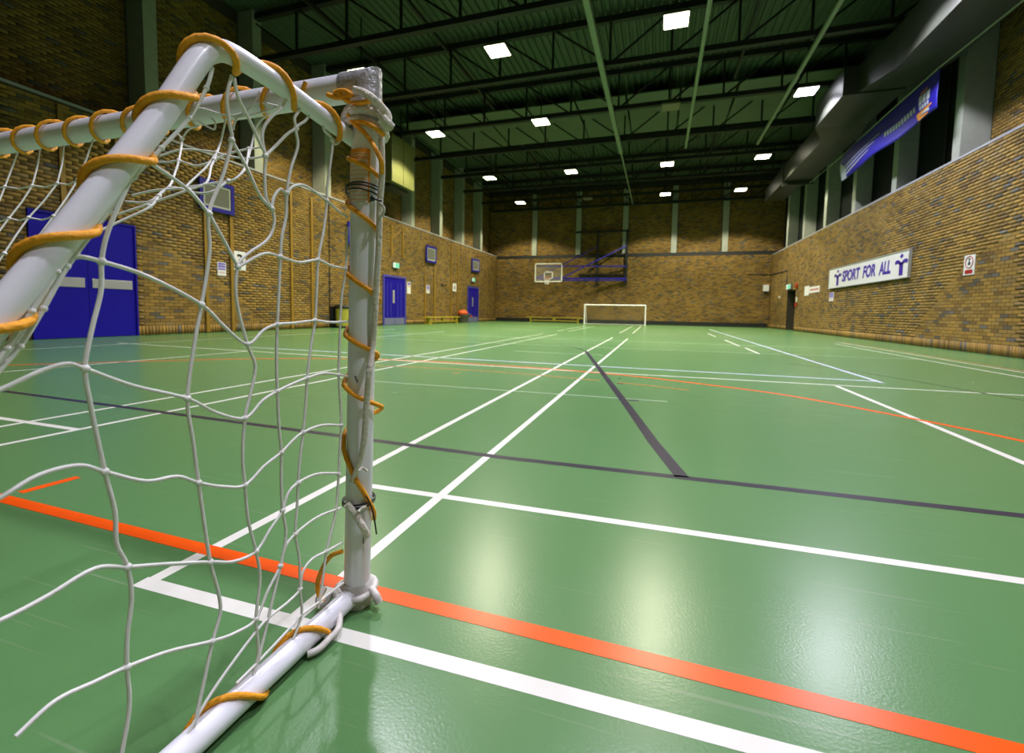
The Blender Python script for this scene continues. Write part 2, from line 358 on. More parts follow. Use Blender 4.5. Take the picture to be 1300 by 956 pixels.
D1 = (5.30, 7.12, 0, 2.45); D2 = (16.70, 18.52, 0, 2.19); D3 = (25.70, 27.48, 0, 2.22); DR = (25.55, 27.05, 0, 2.05)
# left wall
m = MB(); m.box((XL-REC-.3, YF, 0), (XL, YB, ZLL)); m.box((XL-REC-.3, YF, ZLL), (XL-REC, YB, ZT)); wall_left = struct(m.obj('wall_left', 'mortar'))
bricks(wall_left, YF, YB, 0, ZLL-.02, toL(XL), [D1, D2, D3], True, 300)
colL = [(y-.17, y+.17, 0, 20) for y in COLY]
bricks(wall_left, YF, YB, ZLL+.05, ZT-.3, toL(XL-REC), colL, name='upper_brick_field')
box('ledge_cap', (XL-REC, YF, ZLL-.02), (XL+.02, YB-.12, ZLL+.035), 'ledge', wall_left)
for y in COLY: box('concrete_column', (XL-REC, y-.15, ZLL+.035), (XL-.07, y+.15, ZT), 'concrete', wall_left, .01)
# right wall with a doorway and the dark passage behind it
m = MB()
for y0, y1, z0 in ((YF, DR[0], 0), (DR[1], YB, 0), (DR[0], DR[1], DR[3])): m.box((XR, y0, z0), (XR+REC+.3, y1, ZLR))
m.box((XR+REC, YF, ZLR), (XR+REC+.3, YB, ZT)); wall_right = struct(m.obj('wall_right', 'mortar'))
bricks(wall_right, YF, YB, 0, ZLR-.02, toR(XR), [DR], True, 300)
bricks(wall_right, YF, YB, ZLR+.05, ZT-.3, toR(XR+REC), colL, name='upper_brick_field')
box('ledge_cap', (XR-.02, YF, ZLR-.02), (XR+REC, YB-.12, ZLR+.03), 'ledge', wall_right)
for y in COLY: box('concrete_column', (XR+.07, y-.15, ZLR+.03), (XR+REC, y+.15, ZT), 'concrete', wall_right, .01)
mat('infill_black', (.012, .016, .013), .45, spec=.15)
wn = 0
for ya, yb in zip(COLY[5:], COLY[6:] + [YB-.1]):  # black infill added over the bay brick so these unlit bays come out dark
    wn += 1; xg = XR+REC-.03; wo = struct(MB().box((xg-.05, ya+.15, ZLR+.03), (xg+.02, yb-.15, ZLR+.12)).obj('dark_infill_%d' % wn, 'black_trim'))
    for q in (0, .5, 1): yy = ya+.15+(yb-ya-.3)*q; MB().box((xg-.05, yy-.03, ZLR+.12), (xg+.02, yy+.03, ZT-.3)).obj('infill_bar', 'black_trim', wo)
    for q in (0, .5): MB().box((xg-.01, ya+.18+(yb-ya-.3)*q, ZLR+.12), (xg, ya+.12+(yb-ya-.3)*(q+.5), ZT-.3)).obj('infill_sheet', 'infill_black', wo)
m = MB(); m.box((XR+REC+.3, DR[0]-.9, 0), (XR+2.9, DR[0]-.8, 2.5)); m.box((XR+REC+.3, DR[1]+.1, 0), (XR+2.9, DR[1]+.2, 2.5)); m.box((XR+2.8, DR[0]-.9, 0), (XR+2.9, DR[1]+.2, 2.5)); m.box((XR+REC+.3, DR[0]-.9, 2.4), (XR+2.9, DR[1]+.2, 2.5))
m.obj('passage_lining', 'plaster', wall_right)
# back wall
m = MB(); m.box((XL-REC-.3, YB, 0), (XR+REC+.3, YB+.4, ZLB)); m.box((XL-REC-.3, YB+.10, ZLB), (XR+REC+.3, YB+.4, ZT)); wall_back = struct(m.obj('wall_back', 'mortar'))
bricks(wall_back, XL, XR, 0, ZLB-.14, toB(YB), (), False, 0)
bricks(wall_back, XL-REC, XR+REC, ZLB+.08, ZT-.3, toB(YB+.10), [(x-.18, x+.18, 0, 20) for x in COLX], name='upper_brick_field')
box('ledge_band', (XL, YB-.02, ZLB-.13), (XR, YB+.10, ZLB+.05), 'black_trim', wall_back)
for x in COLX: box('concrete_column', (x-.17, YB-.10, ZLB+.05), (x+.17, YB+.10, ZT-.3), 'concrete', wall_back, .01)
m = MB().box((XL+.02, YB-.04, 0), (XR-.1, YB-.008, .26)); struct(m.obj('baseboard_back', 'black_trim'))
# front wall behind the camera
m = MB(); m.box((XL-REC-.3, YF-.4, 0), (XR+REC+.3, YF, ZT)); wall_front = struct(m.obj('wall_front', 'mortar'))
R = brick_boxes(XL, XR, 0, ZT, (), True); brick_field('brick_field', R, lambda u, z, d: np.stack([u, YF+d, z], -1)[..., :] if True else None, .007, wall_front)

# ------------------------------------------------------------------ roof deck (ribs run the length of the hall)
m = MB(); pit = .22; nx = int((XR-XL+1.6)/pit)
prof = []
for i in range(nx): x = XL-.8+i*pit; prof += [(x, ZT), (x+.10, ZT), (x+.125, ZT+.06), (x+.195, ZT+.06)]
prof.append((XL-.8+nx*pit, ZT)); vs = []
for x, z in prof: vs += [(x, YF-.3, z), (x, YB+.3, z)]
m.add(vs, [(2*i, 2*i+1, 2*i+3, 2*i+2) for i in range(len(prof)-1)])
ceiling = struct(m.obj('ceiling', 'deck'))
for i in range(9):
    x0 = XL+.35+i*1.9; box('ceiling_panel', (x0, 17.6, ZT-.42), (x0+1.82, 21.3, ZT-.38), 'deck_panel', ceiling)

# ------------------------------------------------------------------ trusses
ORD = ['nearest', 'second from', 'third from', 'fourth from', 'fifth from', 'sixth from', 'seventh from', 'eighth from', 'ninth from', 'tenth from', 'eleventh from', 'twelfth from']
def truss(y, first=[None]):
    if first[0] is not None: return copy_tree(first[0], (0, y, 0))
    e = empty('roof_truss', (0, 0, 0), 'black steel lattice roof truss spanning the hall under the ribbed deck', 'truss', 'roof trusses')
    zb, zt, xa, xb = 7.78, 8.98, XL-.3, XR+.3
    MB().box((xa, -.08, zb-.07), (xb, .08, zb+.07)).obj('bottom_chord', 'truss', e); MB().box((xa, -.08, zt-.07), (xb, .08, zt+.10)).obj('top_chord', 'truss', e)
    k = 11; xs = [xa+(xb-xa)*i/k for i in range(k+1)]
    for i, x in enumerate(xs):
        MB().bar((x, 0, zb), (x, 0, zt), .06, .06).obj('web_post', 'truss', e)
        if i < k:
            p, q = ((x, zt), (xs[i+1], zb)) if i < k/2 else ((x, zb), (xs[i+1], zt))
            MB().bar((p[0], 0, p[1]), (q[0], 0, q[1]), .05, .05).obj('web_diagonal', 'truss', e)
    first[0] = e; e.location = (0, y, 0); return e
for k, y in enumerate(([30.6] + COLY[::-1])): truss(y)['label'] = 'black steel lattice roof truss, ' + ORD[k] + ' the end wall with the basketball goal'
for x, wh in ((-9.2, 'closest to the heater unit'), (-6.6, 'left of the thick ceiling rail'), (2.2, 'between the two slim ceiling rails')):
    tag(box('roof_tie', (x-.04, 4, 8.80), (x+.04, YB, 8.90), 'truss'), 'thin dark steel tie lengthways through the trusses, ' + wh, 'roof tie', 'roof ties')
# ceiling rails
def rail(x, y1, z, r, lab, ext=None):
    e = empty('ceiling_rail', (x, 6, z), lab, 'rail')
    MB().box((x-r, YF+.2, z-r), (x+r, y1, z+r)).obj('rail_tube', 'rail', e, .02)
    for y in COLY:
        if y < y1: MB().box((x-.02, y-.02, z+r-.01), (x+.02, y+.02, 7.72)).obj('hanger', 'truss', e)
    if ext: MB().tube([(x, y1-.1, z), (x, ext, z)], .04, 8).obj('end_pipe', 'rail', e)
rail(-1.76, 20.2, 7.58, .075, 'thick pale grey ceiling rail continuing as a thin pipe to the end wall', 29.6)
rail(.83, 20.3, 7.58, .05, 'slim pale grey ceiling rail hung between the other two rails')
rail(3.53, 20.6, 7.58, .05, 'slim pale grey ceiling rail hung on the side of the big air duct')

# ------------------------------------------------------------------ floodlights
def lamp(x, y, on, col, lab, grp):
    z = 7.58; s = .27
    e = empty('floodlight', (x, y, z), lab, 'lamp', grp)
    m = MB(); o, i2 = s+.02, s-.12
    m.add([(x-o,y-o,z),(x+o,y-o,z),(x+o,y+o,z),(x-o,y+o,z),(x-o,y-o,z+.05),(x+o,y-o,z+.05),(x+o,y+o,z+.05),(x-o,y+o,z+.05),(x-i2,y-i2,z+.17),(x+i2,y-i2,z+.17),(x+i2,y+i2,z+.17),(x-i2,y+i2,z+.17)],
          [(0,1,5,4),(1,2,6,5),(2,3,7,6),(3,0,4,7),(4,5,9,8),(5,6,10,9),(6,7,11,10),(7,4,8,11),(8,9,10,11),(3,2,1,0)])
    m.obj('housing', 'lamp_body', e)
    MB().box((x-.25, y+.06, z+.08), (x-.10, y+.24, z+.22)).obj('gear_box', 'lamp_yellow', e)
    MB().bar((x, y, z+.16), (x, y, ZT+.03), .03, .03).obj('drop_rod', 'truss', e)
    if not on: MB().box((x-s, y-s, z-.012), (x+s, y+s, z+.001)).obj('diffuser', 'lamp_glass_off', e)
    if on:
        key = 'glow_%d_%d_%d' % tuple(int(c*100) for c in col)
        if key not in MATS: mat(key, (.8, .8, .8), .4, emit=col, es=14.0)
        MB().box((x-s, y-s, z-.012), (x+s, y+s, z+.001)).obj('diffuser', key, e)
        ld = bpy.data.lights.new('flood', 'SPOT'); ld.energy = LAMP_W * (.6 if y < 3 else 1); ld.color = col; ld.shadow_soft_size = .22; ld.spot_size = math.radians(127); ld.spot_blend = .25
        lo = bpy.data.objects.new('flood_light', ld); COL.objects.link(lo); lo.location = (x, y, z-.05); lo.parent = e; lo.matrix_parent_inverse = Matrix.Translation(-e.location)
LX = (-8.55, -4.30, .15, 4.06); LY = (.8, 6.2, 11.65, 16.3, 22.3, 27.75)
WARM, COOL, MID = (1, .92, .60), (.90, .88, 1), (1, .94, .70)
for j, y in enumerate(LY):
    for i, x in enumerate(LX):
        on = (i, j) not in ((2, 3), (1, 5)) and (i, j) not in ((0, 0), (1, 0), (0, 1), (3, 1)); c = (WARM, MID, MID, COOL if j < 4 else MID)[i] if j > 1 else COOL
        lamp(x, y, on, c, ('glowing' if on else 'unlit') + ' square floodlight, row ' + ORD[5-j] + ' the end wall, ' + ORD[3-i] + ' the air duct', 'lit floodlights' if on else 'unlit floodlights')

# ------------------------------------------------------------------ air duct, heater box
e = empty('air_duct', (5.7, 14, 6.7), 'long rectangular metal air duct with stepped sections above the right wall ledge', 'duct')
def duct_seg(y0, y1, s0, s1, name):   # s = (x0, x1, z0, z1)
    m = MB(); vs = [(x, y0, z) for x, z in ((s0[0], s0[2]), (s0[1], s0[2]), (s0[1], s0[3]), (s0[0], s0[3]))] + [(x, y1, z) for x, z in ((s1[0], s1[2]), (s1[1], s1[2]), (s1[1], s1[3]), (s1[0], s1[3]))]
    m.add(vs, [(3,2,1,0),(4,5,6,7),(0,1,5,4),(1,2,6,5),(2,3,7,6),(3,0,4,7)]); return m.obj(name, 'duct', e)
A, B, C3 = (5.15, 6.25, 6.62, 7.6), (4.65, 6.1, 6.85, 7.62), (5.15, 6.2, 6.75, 7.5)
duct_seg(YF+.1, 8.4, A, A, 'duct_section'); duct_seg(8.45, 13.3, A, A, 'duct_section'); duct_seg(13.3, 15.1, A, (5.0, 6.25, 6.9, 7.6), 'duct_reducer'); duct_seg(15.1, 17.4, B, B, 'duct_section'); duct_seg(17.4, 18.4, B, C3, 'duct_reducer')
duct_seg(18.4, 23.4, C3, C3, 'duct_section'); duct_seg(23.45, 27.6, C3, (5.25, 6.1, 6.85, 7.45), 'duct_section')
for y in (8.42, 23.42): MB().box((5.1, y-.04, 6.57), (6.3, y+.04, 7.65)).obj('flange', 'duct', e)
for y in COLY:
    if y > 0 and y < 27: MB().box((5.6, y-.015, 7.4), (5.63, y+.015, 7.8)).obj('hanger', 'truss', e)
e = empty('heater_unit', (-10.7, 16.6, 5.6), 'pale yellow box-shaped heater unit hung high above the left wall ledge', 'heater')
box('casing', (-11.2, 15.75, 5.75), (-10.15, 17.45, 7.6), 'heater', e, .02); MB().box((-10.16, 16.57, 5.77), (-10.14, 16.59, 7.58)).obj('seam', 'duct', e); MB().box((-11.0, 15.9, 5.62), (-10.35, 17.3, 5.76)).obj('outlet', 'duct', e)
for y in (15.95, 17.25): MB().box((-10.7, y-.02, 7.58), (-10.66, y+.02, ZT+.03)).obj('hanger', 'truss', e)

# ------------------------------------------------------------------ banner
e = empty('hanging_banner', (5.9, 16, 5.5), 'blue fabric banner with orange and white logo hung on a cord below the duct', 'banner')
def bpt(u, v):     # u 0 near end .. 1 far end, v 0 top .. 1 bottom
    y = 13.07 + u*5.68; top = 6.42 - .12*max(0, u-.85)/.15 - .03*math.sin(PI*u); bot = 5.52 - .08*u + .04*math.sin(u*14)*(1-u)
    x = 5.9 - .04*math.sin(u*9+v*3)*v - .07*math.sin(PI*v)*u
    return (x, y, top + (bot-top)*v)
m = MB(); nu, nv = 60, 12; m.add([bpt(i/nu, j/nv) for i in range(nu+1) for j in range(nv+1)], [(i*(nv+1)+j, (i+1)*(nv+1)+j, (i+1)*(nv+1)+j+1, i*(nv+1)+j+1) for i in range(nu) for j in range(nv)], True)
bo = m.obj('fabric', 'banner_blue', e); so = bo.modifiers.new('s', 'SOLIDIFY'); so.thickness = .004
def bpatch(name, quad, mt, n=10):  # quad: (u0,u1,va0,vb0,va1,vb1)
    u0, u1, a0, b0, a1, b1 = quad; m = MB(); vs = []
    for i in range(n+1):
        t = i/n; u = u0+(u1-u0)*t
        for s_ in range(4): v = (a0+(a1-a0)*t)*(1-s_/3) + (b0+(b1-b0)*t)*s_/3; p = bpt(u, v); vs.append((p[0]-.008, p[1], p[2]))
    m.add(vs, [(i*4+j, (i+1)*4+j, (i+1)*4+j+1, i*4+j+1) for i in range(n) for j in range(3)]); return m.obj(name, mt, e)
for u0 in (.055, .085, .115): bpatch('logo_letter', (u0, u0+.024, .36, .60, .36, .60), 'banner_white', 3)
bpatch('logo_letter', (.075, .13, .24, .33, .27, .34), 'banner_red', 4)
for u0 in (.06, .08, .10, .12): bpatch('logo_letter', (u0, u0+.015, .63, .74, .63, .74), 'banner_white', 3)
bpatch('logo_swoosh', (.035, .16, .76, .79, .78, .90), 'banner_orange'); bpatch('logo_swoosh', (.07, .155, .93, .96, .88, .97), 'banner_orange'); bpatch('logo_word', (.06, .14, .83, .90, .83, .87), 'banner_white')
for k in range(11): u0 = .17+k*.026; bpatch('faint_letter', (u0, u0+.017, .52, .66, .52, .66), 'faded_white' if k > 4 else 'banner_white', 3)
for k in range(3): bpatch('white_swirl', (.50+.05*k, .97, .40+.14*k, .43+.14*k, .60+.12*k, .66+.12*k), 'banner_white', 16)
bpatch('white_corner', (.93, 1.0, .60, 1.0, .30, 1.0), 'banner_white')
MB().tube([(5.9, YF+.2, 6.30), (5.9, 10.6, 6.32), (5.9, 13.1, 6.44), (5.9, 15.8, 6.42), (5.9, 18.75, 6.32), (5.9, 22.3, 6.35)], .018, 6).obj('hanging_cord', 'rail', e)

# ------------------------------------------------------------------ doors
def door(n, D, kick, frame, bar):
    y0, y1, _, z1 = D; ym = (y0+y1)/2
    m = MB(); t = .09 if frame else .035
    for a, b in (((XL-.01, y0, 0), (XL+.05, y0+t, z1)), ((XL-.01, y1-t, 0), (XL+.05, y1, z1)), ((XL-.01, y0+t, z1-t), (XL+.05, y1-t, z1))): m.box(a, b)
    d = struct(m.obj('door_%d' % n, 'frame_blue' if frame else 'door_blue'))
    for k, (a, b) in enumerate(((y0+t+.004, ym-.004), (ym+.004, y1-t-.004))):
        lf = box('door_leaf', (XL+.002, a, .01), (XL+.026, b, z1-t-.004), 'door_blue', d)
        if kick: box('kick_plate', (XL+.026, a+.01, .02), (XL+.031, b-.01, .32), 'kick', lf)
        if bar: box('push_bar', (XL+.026, a+.06, 1.03), (XL+.040, b-.06, 1.22), 'push_plate', lf, .004)
        if frame:
            for q in (.28, .62): box('panel_groove', (XL+.026, a+(b-a)*q, .36), (XL+.029, a+(b-a)*q+.03, z1-.30), 'frame_blue', lf)
    if kick: box('push_plate', (XL+.026, ym-.16, .98), (XL+.033, ym-.02, 1.55), 'push_plate', d)
    return d
door(1, D1, False, False, True); door(2, D2, True, True, False); door(3, D3, True, True, False)

# ------------------------------------------------------------------ wall fittings: battens, panels, signs
def batten(y, z0, z1, lab, grp=None, wd=.09, x=XL): tag(box('wall_batten', (x+.008, y-wd/2, z0), (x+.05, y+wd/2, z1), 'timber', None, .004), lab, 'batten', grp)
batten(5.86, 2.55, 4.55, 'brown timber batten above the wide blue double door, under the ledge')
batten(6.82, 2.55, 4.55, 'brown timber batten above the far leaf of the wide blue double door')
pb = 'brown timber batten running up to the blue-framed wall panel beside the number 3 sign'
batten(8.78, .02, 3.2, 'brown timber batten under the blue-framed panel, on the double door side', 'battens under the panel by sign 3'); batten(9.52, .02, 3.2, 'brown timber batten under the blue-framed panel, touching the number 3 sign', 'battens under the panel by sign 3')
pb = 'full-height timber batten on bare brick between the number 3 sign and the yellow bin'
batten(11.65, .02, 4.4, 'full-height timber batten on bare brick, the next after the number 3 sign', 'battens before the yellow bin'); batten(12.55, .02, 4.4, 'full-height timber batten on bare brick, the one closer to the yellow bin', 'battens before the yellow bin')
tag(box('wall_conduit', (XL+.008, 13.40, .02), (XL+.03, 13.43, 4.5), 'black_trim'), 'thin dark conduit rising up the brick wall next to the yellow bin', 'conduit')
pb = 'short timber batten below the ledge above the double door with grey kick plates'
batten(17.36, 3.05, 4.4, 'short timber batten under the ledge, directly above the exit sign of the kick-plate door', 'short battens above the kick-plate door'); batten(18.28, 3.05, 4.4, 'short timber batten under the ledge, above the far jamb of the kick-plate door', 'short battens above the kick-plate door')
batten(20.35, .02, 2.45, 'shorter timber batten behind the start of the yellow bench, beside the violet notice')
batten(21.35, .02, 3.15, 'timber batten behind the yellow bench, rising to a blue-framed panel')
pb = 'full-height timber batten beside the number sign behind the yellow bench end'
batten(23.35, .02, 4.45, 'full-height timber batten behind the yellow bench, before the far numeral sign', 'battens by the far number sign'); batten(24.25, .02, 4.45, 'full-height timber batten behind the bin of orange bibs', 'battens by the far number sign')
def panel(y0, y1, z0, z1, lab):
    e = empty('wall_panel', (XL+.05, (y0+y1)/2, z0), lab, 'wall panel')
    x = XL+.052; t = .10; m = MB()
    for a, b in (((x, y0, z0), (x+.05, y0+t, z1)), ((x, y1-t, z0), (x+.05, y1, z1)), ((x, y0+t, z0), (x+.05, y1-t, z0+t)), ((x, y0+t, z1-t), (x+.05, y1-t, z1))): m.box(a, b)
    m.obj('frame', 'frame_arm_blue', e); m = MB(); a0, a1, b0, b1 = y0+t, y1-t, z0+t, z1-t; t = .05
    for a, b in (((x, a0, b0), (x+.035, a0+t, b1)), ((x, a1-t, b0), (x+.035, a1, b1)), ((x, a0+t, b0), (x+.035, a1-t, b0+t)), ((x, a0+t, b1-t), (x+.035, a1-t, b1))): m.box(a, b)
    m.obj('border', 'panel_white', e); box('infill', (x, a0+t, b0+t), (x+.025, a1-t, b1-t), 'panel_grey', e)
panel(8.60, 9.58, 3.18, 3.96, 'blue-framed grey square wall panel mounted on the battens beside the number 3 sign')
panel(14.35, 15.35, 3.12, 3.94, 'blue-framed grey wall panel above the yellow bin, mostly hidden by the goalpost')
panel(20.35, 21.42, 3.12, 3.95, 'blue-framed grey wall panel above the yellow bench by the left wall')
panel(26.2, 27.42, 3.18, 3.98, 'blue-framed grey wall panel above the narrow far blue door')
def notice(side, y0, y1, z0, z1, parts, name, lab, m='paper', cat='notice', grp=None, x0=None):
    x = (XL+.008 if side == 'L' else XR-.008) if x0 is None else x0; s = 1 if side == 'L' else -1
    e = empty(name, (x, (y0+y1)/2, z0), lab, cat, grp)
    box('sheet', (x, y0, z0), (x+s*.012, y1, z1), m, e)
    for (nm, a, b, c, d, mt) in parts:   # fractions from far... left edge as read from inside the hall
        ya, yb = (y0+(y1-y0)*a, y0+(y1-y0)*b) if side == 'L' else (y1-(y1-y0)*a, y1-(y1-y0)*b)
        box(nm, (x+s*.012, min(ya, yb), z0+(z1-z0)*c), (x+s*.014, max(ya, yb), z0+(z1-z0)*d), mt, e)
    return e, x+s*.0135
e, x = notice('L', 9.60, 9.97, 1.72, 2.24, [], 'number_sign', 'white sign with a black number 3 on the brick wall', cat='sign'); text('digit', '3', 'ink', e, wall_mtx('L', x, 9.785, 1.99), .46, .012)
e, x = notice('L', 23.60, 24.08, 1.80, 2.25, [], 'number_sign', 'small white sign with a dark numeral between two battens behind the bench', cat='sign'); text('digit', '4', 'ink', e, wall_mtx('L', x, 23.84, 2.02), .38, .008)
nb = [('print_block', .08, .92, .80, .95, 'notice_blue'), ('print_block', .08, .92, .60, .76, 'notice_blue'), ('print_block', .08, .92, .42, .55, 'notice_blue'), ('print_line', .15, .85, .18, .28, 'paper_pink')]
notice('L', 9.10, 9.35, 1.52, 1.88, nb, 'wall_notice', 'small violet and white notice just left of the number 3 sign')
notice('L', 20.50, 20.86, 1.55, 1.97, nb, 'wall_notice', 'small violet notice beside the shorter batten behind the yellow bench')
notice('R', 20.40, 20.85, 1.33, 1.67, nb, 'wall_notice', 'small violet notice under the far end of the long white lettered sign')
notice('L', 16.05, 16.45, 1.76, 2.06, [('print_block', .3, .7, .3, .7, 'faded_white')], 'wall_notice', 'upper white notice beside the kick-plate double door')
notice('L', 16.05, 16.45, 1.42, 1.72, [('print_block', .35, .65, .25, .75, 'ink')], 'wall_notice', 'lower white notice with a dark symbol beside the kick-plate double door')
notice('L', 18.66, 18.98, 1.45, 2.0, [('print_block', .1, .9, .74, .95, 'notice_blue'), ('print_block', .1, .9, .58, .70, 'paper_pink')], 'wall_notice', 'tall white notice with pink band right of the kick-plate double door')
e, x = notice('R', 12.30, 12.66, 1.68, 2.11, [('warning_block', .14, .86, .05, .26, 'sign_red'), ('print_line', .25, .75, .14, .17, 'paper')], 'warning_sign', 'white warning sign with red ring and red text block on bare brick', cat='sign')
m = MB(); cy, cz = 12.48, 1.955
m.tube([(x-.002, cy+.125*math.cos(2*PI*i/24), cz+.125*math.sin(2*PI*i/24)) for i in range(24)], .009, 6, closed=True).obj('ring', 'sign_red', e)
m = MB(); m.add([(x-.002, cy-.05, cz-.06), (x-.002, cy+.05, cz-.06), (x-.002, cy+.015, cz+.03), (x-.002, cy-.015, cz+.03), (x-.002, cy-.03, cz+.045), (x-.002, cy+.03, cz+.045), (x-.002, cy+.03, cz+.08), (x-.002, cy-.03, cz+.08)], [(0,1,2,3), (4,5,6,7)]); m.obj('pictogram', 'ink', e)
notice('R', 23.45, 24.1, 1.67, 2.10, [], 'wall_notice', 'plain white upright notice beside the red-lettered sign near the doorway')
notice('R', 22.05, 23.42, 1.76, 2.03, [('lettering', .10+.075*k, .15+.075*k, .35, .65, 'sign_red') for k in range(11)], 'wall_sign', 'narrow white sign with red lettering near the dark doorway', cat='sign')
# exit signs
def exit_sign(side, y0, y1, z0, z1, lab):
    x = XL+.008 if side == 'L' else XR-.008; s = 1 if side == 'L' else -1
    e = empty('exit_sign', (x, (y0+y1)/2, z0), lab, 'exit sign'); box('housing', (x, y0, z0), (x+s*.09, y1, z1), 'panel_grey', e)
    X0, X1 = x+s*.09, x+s*.097; w_ = y1-y0; box('lit_face', (X0, y0+.01, z0+.01), (X1, y1-.01, z1-.01), 'exit_white', e)
    f = lambda t: (y0+w_*t) if side == 'L' else (y1-w_*t)
    box('green_field', (X1, min(f(.42), f(.95)), z0+.02), (X1+s*.003, max(f(.42), f(.95)), z1-.02), 'exit_green', e)
    box('green_arrow', (X1, min(f(.08), f(.32)), (z0+z1)/2-.02), (X1+s*.003, max(f(.08), f(.32)), (z0+z1)/2+.02), 'exit_green', e)
    m = MB(); X2 = X1+s*.005; h = z1-z0; c = f(.68); q = h*.5
    for a, b in (((0, .02), (.12, .45)), ((.12, .45), (-.10, .62)), ((0, .02), (-.22, -.12)), ((.05, .25), (.25, .15)), ((0, .0), (.14, -.32)), ((0, 0), (-.18, -.36))): m.bar((X2, c+a[0]*q, (z0+z1)/2+a[1]*q), (X2, c+b[0]*q, (z0+z1)/2+b[1]*q), .02, .004, (1, 0, 0))
    m.obj('running_figure', 'exit_white', e)
exit_sign('L', 17.36, 17.86, 2.53, 2.77, 'green and white exit sign above the kick-plate double door'); exit_sign('L', 26.2, 26.7, 2.53, 2.76, 'green and white exit sign above the narrow far blue door'); exit_sign('R', 26.15, 26.95, 2.10, 2.36, 'green and white exit sign over the dark doorway in the right wall')
e = empty('fire_alarm', (XR-.008, 25.35, 2.12), 'round red fire alarm bell right of the dark doorway', 'alarm'); MB().tube([(XR-.008, 25.35, 2.22), (XR-.07, 25.35, 2.22)], .13, 16).obj('bell', 'alarm_red', e); MB().tube([(XR-.07, 25.35, 2.22), (XR-.09, 25.35, 2.22)], .04, 10).obj('boss', 'alarm_red', e)
e = empty('call_point', (XR-.008, 25.3, 1.25), 'small red and white call point beside the dark doorway', 'call point'); box('plate', (XR-.008, 25.22, 1.42), (XR-.02, 25.40, 1.66), 'paper', e); box('red_box', (XR-.008, 25.22, 1.2), (XR-.06, 25.40, 1.38), 'alarm_red', e)
e = empty('wall_box', (6.2, YB-.008, 2.2), 'small white box on the end wall in the right corner', 'wall box'); box('casing', (6.02, YB-.14, 2.2), (6.32, YB-.008, 2.58), 'paper', e, .01); box('base', (6.08, YB-.12, 2.08), (6.26, YB-.008, 2.2), 'black_trim', e)
e = empty('socket_plate', (XR-.008, 28.6, 1.7), 'small pale socket plate on the wall between corner and doorway', 'socket'); box('plate', (XR-.008, 28.4, 1.72), (XR-.03, 28.8, 1.84), 'panel_white', e); box('switch', (XR-.03, 28.55, 1.75), (XR-.04, 28.65, 1.81), 'paper', e)
e = empty('cable_conduit', (XR-.03, 27.5, 3), 'thin dark cable conduit bent round the corner above the doorway', 'conduit'); MB().tube([(5.1, YB-.03, 3.22), (XR-.03, YB-.03, 3.22), (XR-.03, 27.2, 3.12), (XR-.03, 27.2, 2.38)], .022, 6).obj('pipe', 'black_trim', e)
e = empty('wall_bracket', (XL+.01, 22.2, 2), 'small dark bracket on the brick behind the yellow bench', 'bracket'); box('plate', (XL+.008, 22.15, 2.0), (XL+.03, 22.35, 2.15), 'black_trim', e); MB().bar((XL+.03, 22.3, 2.06), (XL+.10, 22.7, 2.06), .03, .03).obj('arm', 'black_trim', e)
# the long lettered sign
e = empty('lettered_sign', (XR-.03, 17.9, 1.83), 'long white sign reading SPORT FOR ALL in violet between two figure emblems', 'sign')
y0, y1, z0, z1 = 14.92, 20.85, 1.83, 2.56; box('board', (XR-.008, y0, z0), (XR-.06, y1, z1), 'paper', e)
m = MB()
for a, b in (((y0-.02, z0-.02), (y1+.02, z0)), ((y0-.02, z1), (y1+.02, z1+.02)), ((y0-.02, z0), (y0, z1)), ((y1, z0), (y1+.02, z1))): m.box((XR-.008, a[0], a[1]), (XR-.075, b[0], b[1]))
m.obj('edge_frame', 'push_plate', e)
xs = XR-.061
def ys(px): return pl(px, 345, 0, xs)[1]
for wd, a, b in (('SPORT', 1069.5, 1092), ('FOR', 1095.5, 1111.5), ('ALL', 1115.5, 1130.5)):
    ya, yb = ys(a), ys(b); text('lettering', wd, 'sign_violet', e, wall_mtx('R', xs, (ya+yb)/2, 2.20), .52, .020, abs(ya-yb), .12)
for px in (1064, 1143.5):
    c = ys(px); m = MB(); X = xs-.003; k = 1.5 if px < 1100 else 1.0
    k = .62
    m.add([(X, c, 2.50), (X, c-.11, 2.43), (X, c, 2.36), (X, c+.11, 2.43)], [(0,1,2,3)])
    m.bar((X, c, 1.90), (X, c, 2.26), .20, .004, (1, 0, 0))
    for s_ in (-1, 1):
        pts = spline([(X, c+s_*.02, 2.20), (X, c+s_*.13, 2.27), (X, c+s_*.24, 2.29), (X, c+s_*.33, 2.25)], 4)
        for a, b in zip(pts[:-1], pts[1:]): m.bar(a, b, .10, .004, (1, 0, 0))
    m.obj('figure_emblem', 'sign_violet', e)

# ------------------------------------------------------------------ benches, bins
def bench(name, c, L, along, lab):
    e = empty(name, c, lab, 'bench'); cx, cy, _ = c
    def bx(nm, a0, a1, w0, w1, z0, z1, mt='bench_yellow', par=None):
        if along == 'y': return box(nm, (cx+w0, cy+a0, z0), (cx+w1, cy+a1, z1), mt, par or e, .004)
        return box(nm, (cx+a0, cy+w0, z0), (cx+a1, cy+w1, z1), mt, par or e, .004)
    bx('seat_plank', -L/2, L/2, -.13, .13, .32, .365)
    for s_ in (-1, 1):
        a = s_*(L/2-.35); bx('leg', a-.03, a+.03, -.11, .11, .03, .32); bx('foot', a-.05, a+.05, -.16, .16, 0, .04)
        bx('bracket', a-.12 if s_ < 0 else a-.06, a+.06 if s_ < 0 else a+.12, -.03, .03, .22, .32)
    bx('balance_beam', -L/2+.3, L/2-.3, -.045, .045, .09, .16); bx('middle_block', -.10, .10, -.05, .05, .16, .32)
    return e
bench('gym_bench', (-10.72, 21.4, 0), 3.8, 'y', 'low yellow wooden gym bench against the left brick wall')
